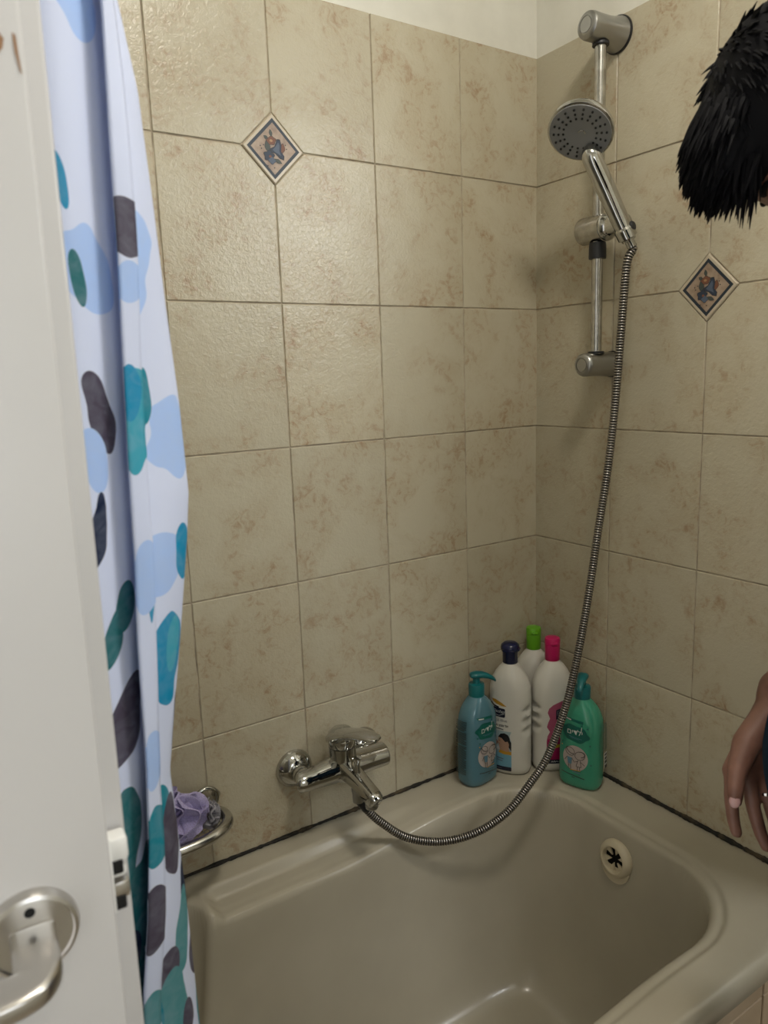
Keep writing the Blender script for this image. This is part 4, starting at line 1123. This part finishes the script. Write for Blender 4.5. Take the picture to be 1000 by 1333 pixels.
# lever: flat neck that comes out of the rosette, bends and runs towards the hinge
lv = catmull([(HX, -0.004, HZ), (HX, -0.020, HZ), (HX, -0.030, HZ - .0005), (HX + 0.0012, -0.0410, HZ - .001), (HX + 0.0100, -0.0480, HZ - .001), (HX + 0.040, -0.0495, HZ - .001), (HX + 0.10, -0.0490, HZ - .001), (HX + 0.122, -0.0475, HZ - .001)], 8)
tn = np.gradient(lv, axis=0); tn /= np.linalg.norm(tn, axis=1)[:, None]
V = []; nsec = 20
for i in range(len(lv)):
    t = tn[i]; zax = np.array([0, 0, 1.0]); side = np.cross(t, zax); side /= np.linalg.norm(side)
    ua = 0.0062; ub = 0.0115 if i < 20 else 0.0115
    k_ = 1.0 if 1 < i < len(lv) - 2 else (0.92 if i in (1, len(lv) - 2) else 0.8)
    for j in range(nsec):
        a = 2 * PI * j / nsec; c, s = math.cos(a), math.sin(a)
        V.append(lv[i] + side * ub * 1.05 * k_ * math.copysign(abs(c) ** 0.42, c) + zax * 0.0062 * k_ * math.copysign(abs(s) ** 0.42, s))
Fv = [(i * nsec + j, i * nsec + (j + 1) % nsec, (i + 1) * nsec + (j + 1) % nsec, (i + 1) * nsec + j) for i in range(len(lv) - 1) for j in range(nsec)] + [tuple(range(nsec - 1, -1, -1)), tuple((len(lv) - 1) * nsec + j for j in range(nsec))]
dmesh('lever', V, Fv, MT['steel'], door, True, 40)
# latch on the free edge, smeared with white paint
LZ = 1.152
mb = MB(); mb.add(*rbox(-0.0015, 0.002, 0.004, 0.022, LZ - 0.022, LZ + 0.028, 0.0008))
lt_ = dmesh('latch_plate', mb.v, mb.f, MT['white_paint'], door, True)
for zc, hh, xx in ((LZ + 0.017, 0.008, -0.0120), (LZ - 0.010, 0.006, -0.0110), (LZ + 0.003, 0.004, -0.0100)):
    mb = MB(); mb.add(*rbox(xx, 0.0, 0.007, 0.021, zc - hh, zc + hh, 0.0025)); dmesh('latch_bolt', mb.v, mb.f, MT['white_paint'] if zc > LZ or hh < .006 else MT['steel'], lt_, True)
for zc in (LZ + 0.007, LZ - 0.017):
    mb = MB(); mb.add(*rbox(-0.0080, 0.0, 0.006, 0.018, zc - 0.005, zc + 0.004, 0.0012)); dmesh('latch_hole', mb.v, mb.f, MT['void'], lt_)
for zc in (0.3, 1.0, 1.75):
    dmesh('hinge', *lathe([(0.007, -0.045), (0.007, 0.045)], 14, origin=(LW + .003, 0.044, zc)), MT['steel'], door, True)
# ------------------------------------------------------------------ person bending over the tub
FD = Vector((-0.5, 0.8660, 0)); LF = Vector((-0.8660, -0.5, 0)); UP = Vector((0, 0, 1))
B0 = Vector((-0.372, -0.945, 0))
def bp(fwd, left, z): return B0 + FD * fwd + LF * left + UP * z
def capsule(p, q, r0, r1, n=18):
    p = np.array(p, float); q = np.array(q, float); d = q - p; l = np.linalg.norm(d); d = d / l if l > 1e-6 else np.array([0, 0, 1.0])
    pts = []; rr = []
    for a in np.linspace(-PI / 2, 0, 6): pts.append(r0 * math.sin(a)); rr.append(max(r0 * math.cos(a), 1e-5))
    for a in np.linspace(0, PI / 2, 6): pts.append(l + r1 * math.sin(a)); rr.append(max(r1 * math.cos(a), 1e-5))
    return lathe(list(zip(rr, pts)), n, d=d, origin=p)
def ellipsoid(c, ax, rad, n=28):
    """axes ax (3 unit vectors), radii rad"""
    V = []; F_ = []; m_ = n // 2
    for i in range(m_ + 1):
        t = PI * i / m_
        for k in range(n):
            a = 2 * PI * k / n
            s = (math.sin(t) * math.cos(a), math.sin(t) * math.sin(a), math.cos(t))
            V.append(tuple(Vector(c) + ax[0] * s[0] * rad[0] + ax[1] * s[1] * rad[1] + ax[2] * s[2] * rad[2]))
    for i in range(m_):
        for k in range(n): F_.append((i * n + k, (i + 1) * n + k, (i + 1) * n + (k + 1) % n, i * n + (k + 1) % n))
    return V, F_
def fuse(mb, name, m, parent, voxel, smooth_it=6, fac=0.5):
    """overlapping pieces -> one continuous skin"""
    me = mesh_data(name, mb.v, mb.f, m)
    bm = bmesh.new(); bm.from_mesh(me); bmesh.ops.remove_doubles(bm, verts=bm.verts[:], dist=1e-5); bmesh.ops.recalc_face_normals(bm, faces=bm.faces[:]); bm.to_mesh(me); bm.free()
    o = bpy.data.objects.new(name, me); COL.objects.link(o)
    r = o.modifiers.new('fuse', 'REMESH'); r.mode = 'VOXEL'; r.voxel_size = voxel
    s = o.modifiers.new('soft', 'SMOOTH'); s.factor = fac; s.iterations = smooth_it
    bpy.context.view_layer.update()
    dg = bpy.context.evaluated_depsgraph_get()
    nm = bpy.data.meshes.new_from_object(o.evaluated_get(dg)); bpy.data.objects.remove(o)
    nm.name = name; nm.materials.clear(); nm.materials.append(m)
    nm.polygons.foreach_set('use_smooth', [True] * len(nm.polygons))
    if parent is not None:
        nm.transform(Matrix.Translation(-parent.location))
    return link(bpy.data.objects.new(name, nm), parent)

person = empty('person', (B0.x, B0.y, 0))
MT['skin'] = mat('skin', (0.30, 0.165, 0.115), 0.5, sss=0.15)
add_noise(MT['skin'], 30, (0.17, 0.080, 0.056), (0.24, 0.122, 0.088))
MT['navy_cloth'] = mat('navy_cloth', (0.006, 0.020, 0.038), 0.9, spec=0.1)
MT['trouser_cloth'] = mat('dark_trouser_cloth', (0.02, 0.02, 0.024), 0.85)
MT['hair'] = mat('black_hair', (0.003, 0.003, 0.004), 0.7, spec=0.12)
MT['nail'] = mat('nail', (0.42, 0.25, 0.24), 0.25)
# joints
pel = bp(0.00, 0, 0.95); chest = bp(0.015, 0, 1.28); nb = bp(0.070, 0.0, 1.505)
HC = Vector((-0.412, -0.810, 1.680))                       # head centre
hp_ = math.radians(66)
hf = (FD * math.cos(hp_) - UP * math.sin(hp_)).normalized()   # where the face looks
hu = (FD * math.sin(hp_) + UP * math.cos(hp_)).normalized()   # crown
hl = hu.cross(hf); hl = -hl if hl.dot(LF) < 0 else hl
def hpnt(f, l, u): return HC + hf * f + hl * l + hu * u
body = MB()
hax = (hl, hf, hu)
body.add(*ellipsoid(hpnt(-0.004, 0, 0.022), hax, (0.074, 0.092, 0.084)))
body.add(*ellipsoid(hpnt(0.022, 0, -0.035), hax, (0.060, 0.066, 0.080)))
body.add(*capsule(hpnt(0.050, 0.022, -0.085), hpnt(0.050, -0.022, -0.085), 0.026, 0.026))
body.add(*capsule(hpnt(0.088, 0, -0.005), hpnt(0.104, 0, -0.040), 0.010, 0.0155))
body.add(*capsule(hpnt(0.080, 0.020, -0.072), hpnt(0.080, -0.020, -0.072), 0.0085, 0.0085))
for s in (-1, 1):
    body.add(*ellipsoid(hpnt(-0.006, 0.074 * s, -0.012), (hl, hf, hu), (0.009, 0.018, 0.031)))
    body.add(*capsule(hpnt(0.078, 0.014 * s, 0.014), hpnt(0.072, 0.044 * s, 0.012), 0.010, 0.009))
    body.add(*ellipsoid(hpnt(0.062, 0.034 * s, -0.035), hax, (0.022, 0.020, 0.026)))
body.add(*capsule(nb, hpnt(-0.040, 0, -0.045), 0.058, 0.052))
body.add(*capsule(bp(0.05, .06, 1.44), bp(0.05, -.06, 1.44), 0.085, 0.085))
body.add(*ellipsoid(bp(0.02, 0, 1.25), (LF, FD, UP), (0.155, 0.105, 0.20)))
body.add(*ellipsoid(bp(0.01, 0, 1.00), (LF, FD, UP), (0.155, 0.115, 0.16)))
shR, shL = Vector((-0.230, -0.835, 1.415)), bp(0.045, 0.185, 1.415)
elR, wrR = Vector((-0.165, -0.885, 1.215)), Vector((-0.3310, -0.7548, 1.0540))
elL, wrL = bp(-0.09, 0.245, 1.155), bp(0.02, 0.235, 0.925)
body.add(*capsule(chest + UP * .1, shR, 0.075, 0.058)); body.add(*capsule(chest + UP * .1, shL, 0.075, 0.058))
for a, b, c in ((shR, elR, wrR), (shL, elL, wrL)):
    body.add(*capsule(a, b, 0.050, 0.040)); body.add(*capsule(b, c, 0.040, 0.0255))
# right hand, hanging loosely: palm, four fingers, thumb
HAND = {'wrist': (-0.3345, -0.753, 1.0445), 'index': [(-0.4055, -0.7421, 0.9664), (-0.4168, -0.7497, 0.9366), (-0.4221, -0.7572, 0.9142), (-0.4218, -0.7616, 0.9003)], 'middle': [(-0.3853, -0.7508, 0.9584), (-0.3878, -0.7613, 0.9196), (-0.389, -0.7722, 0.8931), (-0.3886, -0.7804, 0.879)], 'ring': [(-0.3655, -0.7589, 0.9523), (-0.3642, -0.7712, 0.9107), (-0.3657, -0.7831, 0.8846), (-0.3666, -0.79, 0.8724)], 'pinky': [(-0.3466, -0.7656, 0.9499), (-0.342, -0.7785, 0.9153), (-0.3417, -0.7889, 0.8958), (-0.3415, -0.7951, 0.8846)], 'thumb': [(-0.3577, -0.7557, 1.0301), (-0.3975, -0.7538, 1.0037), (-0.4249, -0.7603, 0.9811), (-0.4353, -0.7649, 0.9625), (-0.4369, -0.7665, 0.9502)], 'side': [(-0.4038, -0.743, 0.9843)]}
W_R = Vector(HAND['wrist'])
body.add(*capsule(wrR, W_R, 0.0255, 0.0240))
rads = {'index': (0.0095, 0.0085, 0.0078, 0.0070), 'middle': (0.0098, 0.0088, 0.0080, 0.0072), 'ring': (0.0094, 0.0083, 0.0076, 0.0068), 'pinky': (0.0085, 0.0074, 0.0067, 0.0060)}
for k in ('index', 'middle', 'ring', 'pinky'):
    J = [Vector(p) for p in HAND[k]]
    body.add(*capsule(W_R, J[0], 0.0195, 0.0118))
    for i in range(3): body.add(*capsule(J[i], J[i + 1], rads[k][i], rads[k][i + 1]))
ks = [Vector(HAND[k][0]) for k in ('index', 'middle', 'ring', 'pinky')]
for a, b in zip(ks[:-1], ks[1:]): body.add(*capsule(a * .85 + W_R * .15, b * .85 + W_R * .15, 0.0135, 0.0135))
J = [Vector(p) for p in HAND['thumb']]
for i, (a, b) in enumerate(((0.018, 0.0165), (0.0165, 0.0115), (0.0110, 0.0100), (0.0100, 0.0085))): body.add(*capsule(J[i], J[i + 1], a, b))
# left hand, out of the way at the other side
hd_ = (wrL - elL).normalized()
pc = wrL + hd_ * 0.06
for i in range(4):
    off = FD * (0.028 - 0.019 * i)
    k0 = wrL + hd_ * 0.085 + off; k1 = k0 + hd_ * 0.040 + LF * -0.006; k2 = k1 + hd_ * 0.026 + LF * -0.014
    body.add(*capsule(wrL, k0, 0.021, 0.0118)); body.add(*capsule(k0, k1, 0.0095, 0.0085)); body.add(*capsule(k1, k2, 0.0085, 0.0068))
t0 = wrL + hd_ * 0.030 + FD * 0.024; t1 = t0 + hd_ * 0.035 + FD * 0.022 - LF * 0.008; t2 = t1 + hd_ * 0.026 + FD * 0.004
body.add(*capsule(wrL, t0, 0.020, 0.015)); body.add(*capsule(t0, t1, 0.0145, 0.0110)); body.add(*capsule(t1, t2, 0.0108, 0.0085))
# legs and feet
for s in (-1, 1):
    hip = bp(0.0, 0.085 * s, 0.93); kn = bp(0.025, 0.095 * s, 0.50); an = bp(-0.015, 0.10 * s, 0.085)
    body.add(*capsule(hip, kn, 0.085, 0.056)); body.add(*capsule(kn, an, 0.055, 0.037))
    body.add(*capsule(bp(-0.035, 0.10 * s, 0.036), bp(0.13, 0.115 * s, 0.030), 0.035, 0.029))
fuse(body, 'body', MT['skin'], person, 0.0036, 5, 0.45)
# eyes, brows, nails
def pobj(name, vf, m, parent=person):
    v = [tuple(Vector(p) - person.location) for p in vf[0]]
    return obj(name, v, vf[1], m, parent)
plain('eye_white', (0.6, 0.58, 0.55), 0.2)
for s in (-1, 1):
    pobj('eye', ellipsoid(hpnt(0.0690, 0.033 * s, -0.006), hax, (0.0125, 0.0110, 0.0080)), MT['eye_white'])
    pobj('eyebrow', tube([tuple(hpnt(0.0845 - 0.012 * abs(t - .3), (0.014 + 0.038 * t) * s, 0.018 + 0.004 * math.sin(PI * t))) for t in np.linspace(0, 1, 8)], [0.0022, .0034, .0036, .0036, .0034, .003, .0024, .0014], 8), MT['hair'])
tipd = (J[4] - J[2]).normalized(); vn = Vector((-0.86, -0.47, 0.20)); vn = (vn - tipd * vn.dot(tipd)).normalized()
pobj('nail', ellipsoid(J[4] + vn * 0.0074 + tipd * 0.0005, (tipd.cross(vn), tipd, vn), (0.0062, 0.0075, 0.0022)), MT['nail'])
# ring on the finger
rg = Vector(HAND['ring'][0]).lerp(Vector(HAND['ring'][1]), 0.42); rdv = (Vector(HAND['ring'][1]) - Vector(HAND['ring'][0])).normalized()
pobj('finger_ring', lathe([(0.0092, -0.0018), (0.0108, -0.0018), (0.0110, 0.0), (0.0108, 0.0018), (0.0092, 0.0018)], 28, d=rdv, origin=rg), MT['chrome'])
# clothes
sh = MB()
sh.add(*ellipsoid(bp(0.02, 0, 1.25), (LF, FD, UP), (0.175, 0.125, 0.22)))
sh.add(*ellipsoid(bp(0.022, 0, 1.04), (LF, FD, UP), (0.178, 0.142, 0.15)))
sh.add(*ellipsoid(bp(0.005, 0, 0.92), (LF, FD, UP), (0.190, 0.145, 0.13)))
sh.add(*capsule(bp(0.045, .07, 1.435), bp(0.045, -.07, 1.435), 0.097, 0.097))
sh.add(*capsule(bp(0.055, 0, 1.46), nb + FD * 0.010 + UP * .010, 0.09, 0.067))
for a, b in ((shR, elR), (shL, elL)):
    sh.add(*capsule(chest + UP * .1, a, 0.088, 0.070)); sh.add(*capsule(a, a.lerp(b, 0.80), 0.066, 0.058))
fuse(sh, 'shirt', MT['navy_cloth'], person, 0.008, 6)
tr = MB()
for s in (-1, 1):
    hip = bp(0.0, 0.085 * s, 0.93); kn = bp(0.025, 0.095 * s, 0.50); an = bp(-0.015, 0.10 * s, 0.12)
    tr.add(*capsule(hip, kn, 0.098, 0.072)); tr.add(*capsule(kn, an, 0.071, 0.060))
tr.add(*ellipsoid(bp(0, 0, 0.93), (LF, FD, UP), (0.172, 0.122, 0.13)))
fuse(tr, 'trousers', MT['trouser_cloth'], person, 0.010, 5)
shoe = None
for s in (-1, 1):
    m_ = MB(); m_.add(*capsule(bp(-0.04, 0.10 * s, 0.046), bp(0.14, 0.115 * s, 0.040), 0.045, 0.039))
    fuse(m_, 'shoe', MT['black'], person, 0.008, 4)
# hair: cap of volume plus separate tapering locks
hb = MB()
hb.add(*ellipsoid(hpnt(-0.010, 0, 0.034), hax, (0.084, 0.097, 0.088)))
hb.add(*ellipsoid(hpnt(-0.048, 0, -0.014), hax, (0.076, 0.060, 0.076)))
hb.add(*ellipsoid(hpnt(-0.062, 0, -0.055), hax, (0.056, 0.042, 0.052)))
hb.add(*ellipsoid(hpnt(0.038, 0, 0.066), hax, (0.068, 0.060, 0.052)))
hb.add(*ellipsoid(hpnt(0.070, 0, 0.060), hax, (0.064, 0.028, 0.026)))
hair = fuse(hb, 'hair', MT['hair'], person, 0.006, 8)
lk_ = MB(); rr = random.Random(21)
G_ = Vector((0, 0, -1))
def lock(root, d0, length, r0, grav, n=6):
    pts = [root]; d = d0.normalized()
    for i in range(n):
        d = (d + G_ * grav / n).normalized(); pts.append(pts[-1] + d * (length / n))
    return tube([tuple(p) for p in pts], [r0 * (1 - (i / n) ** 1.6) + 0.0002 for i in range(n + 1)], 5)
hcn = hpnt(-0.010, 0, 0.034)
crown = hpnt(-0.03, 0, 0.12) - hcn
for _ in range(3200):
    v = Vector((rr.gauss(0, 1), rr.gauss(0, 1), rr.gauss(0, 1))).normalized()     # (left, forward, up) in head axes
    if (v.z < -0.35 and v.y > -0.5) or (v.y > 0.25 and v.z < 0.42): continue
    nrm = (hl * v.x + hf * v.y + hu * v.z)
    root = hcn + hl * v.x * 0.082 + hf * v.y * 0.095 + hu * v.z * 0.086
    away = (root - hcn) - crown; away = (away - nrm * away.dot(nrm)).normalized()
    d = away * 0.9 + nrm * rr.uniform(0.12, 0.42) + hl * rr.uniform(-.2, .2)
    lk_.add(*lock(root - nrm * 0.004, d, rr.uniform(0.014, 0.030), rr.uniform(0.0018, 0.0032), 0.25))
for _ in range(260):                                         # fringe falls forward off the forehead
    l_ = rr.uniform(-0.062, 0.062); fr = rr.uniform(-0.02, 0.010)
    root = hpnt(0.080 + fr * .4 - 5.0 * l_ * l_, l_, 0.062 - fr * 1.3)
    d = hf * 0.75 + hu * rr.uniform(-0.1, 0.45) + hl * rr.uniform(-.2, .2) + FD * rr.uniform(-.1, .25)
    lk_.add(*lock(root, d, rr.uniform(0.016, 0.036), rr.uniform(0.0018, 0.0036), rr.uniform(0.5, 1.5), 6))
for _ in range(46):                                          # one longer forelock
    l_ = rr.uniform(0.02, 0.064)
    root = hpnt(0.074 - 5.0 * l_ * l_ + rr.uniform(-.006, .006), l_, 0.046 + rr.uniform(-.010, .012))
    d = hf * 0.9 - hu * rr.uniform(0.0, 0.5) + hl * rr.uniform(-.15, .15)
    lk_.add(*lock(root, d, rr.uniform(0.030, 0.052), rr.uniform(0.0020, 0.0036), rr.uniform(0.1, 0.5), 6))
fax = hpnt(0.038, 0, 0.066)
for _ in range(1500):                                         # tousled front and temples
    v = Vector((rr.gauss(0, 1), rr.gauss(0, 1), rr.gauss(0, 1))).normalized()
    if v.y < -0.55 or v.z < -0.05: continue
    nrm = (hl * v.x + hf * v.y + hu * v.z)
    root = fax + hl * v.x * 0.079 + hf * v.y * 0.060 + hu * v.z * 0.052
    d = hf * 0.7 + nrm * rr.uniform(0.10, 0.45) + G_ * 0.35 + hl * rr.uniform(-.25, .25)
    lk_.add(*lock(root - nrm * 0.004, d, rr.uniform(0.014, 0.030), rr.uniform(0.0018, 0.0034), 0.4))
pobj('hair_locks', (lk_.v, lk_.f), MT['hair'], person)
tag(person, 'person with short black hair and navy shirt bending over the tub', 'person')
# ------------------------------------------------------------------ ceiling lamp
lampo = empty('ceiling_lamp', (LAMP_X, LAMP_Y, RZ))
obj('lamp_base', *lathe([(0.145, 0.0), (0.145, -0.018), (0.138, -0.024), (0.0, -0.024)], 40), MT['white_paint'], lampo, True, 40)
MT['opal'] = mat('lit_opal_glass', (0.9, 0.88, 0.82), 0.4, emit=(1.0, 0.93, 0.82), estr=LAMP_E)
obj('lamp_shade', *lathe([(0.132, -0.024), (0.130, -0.045), (0.115, -0.070), (0.080, -0.090), (0.040, -0.099), (0.0, -0.101)], 40), MT['opal'], lampo, True, 60)
tag(lampo, 'round opal glass ceiling lamp on a white base', 'ceiling lamp')
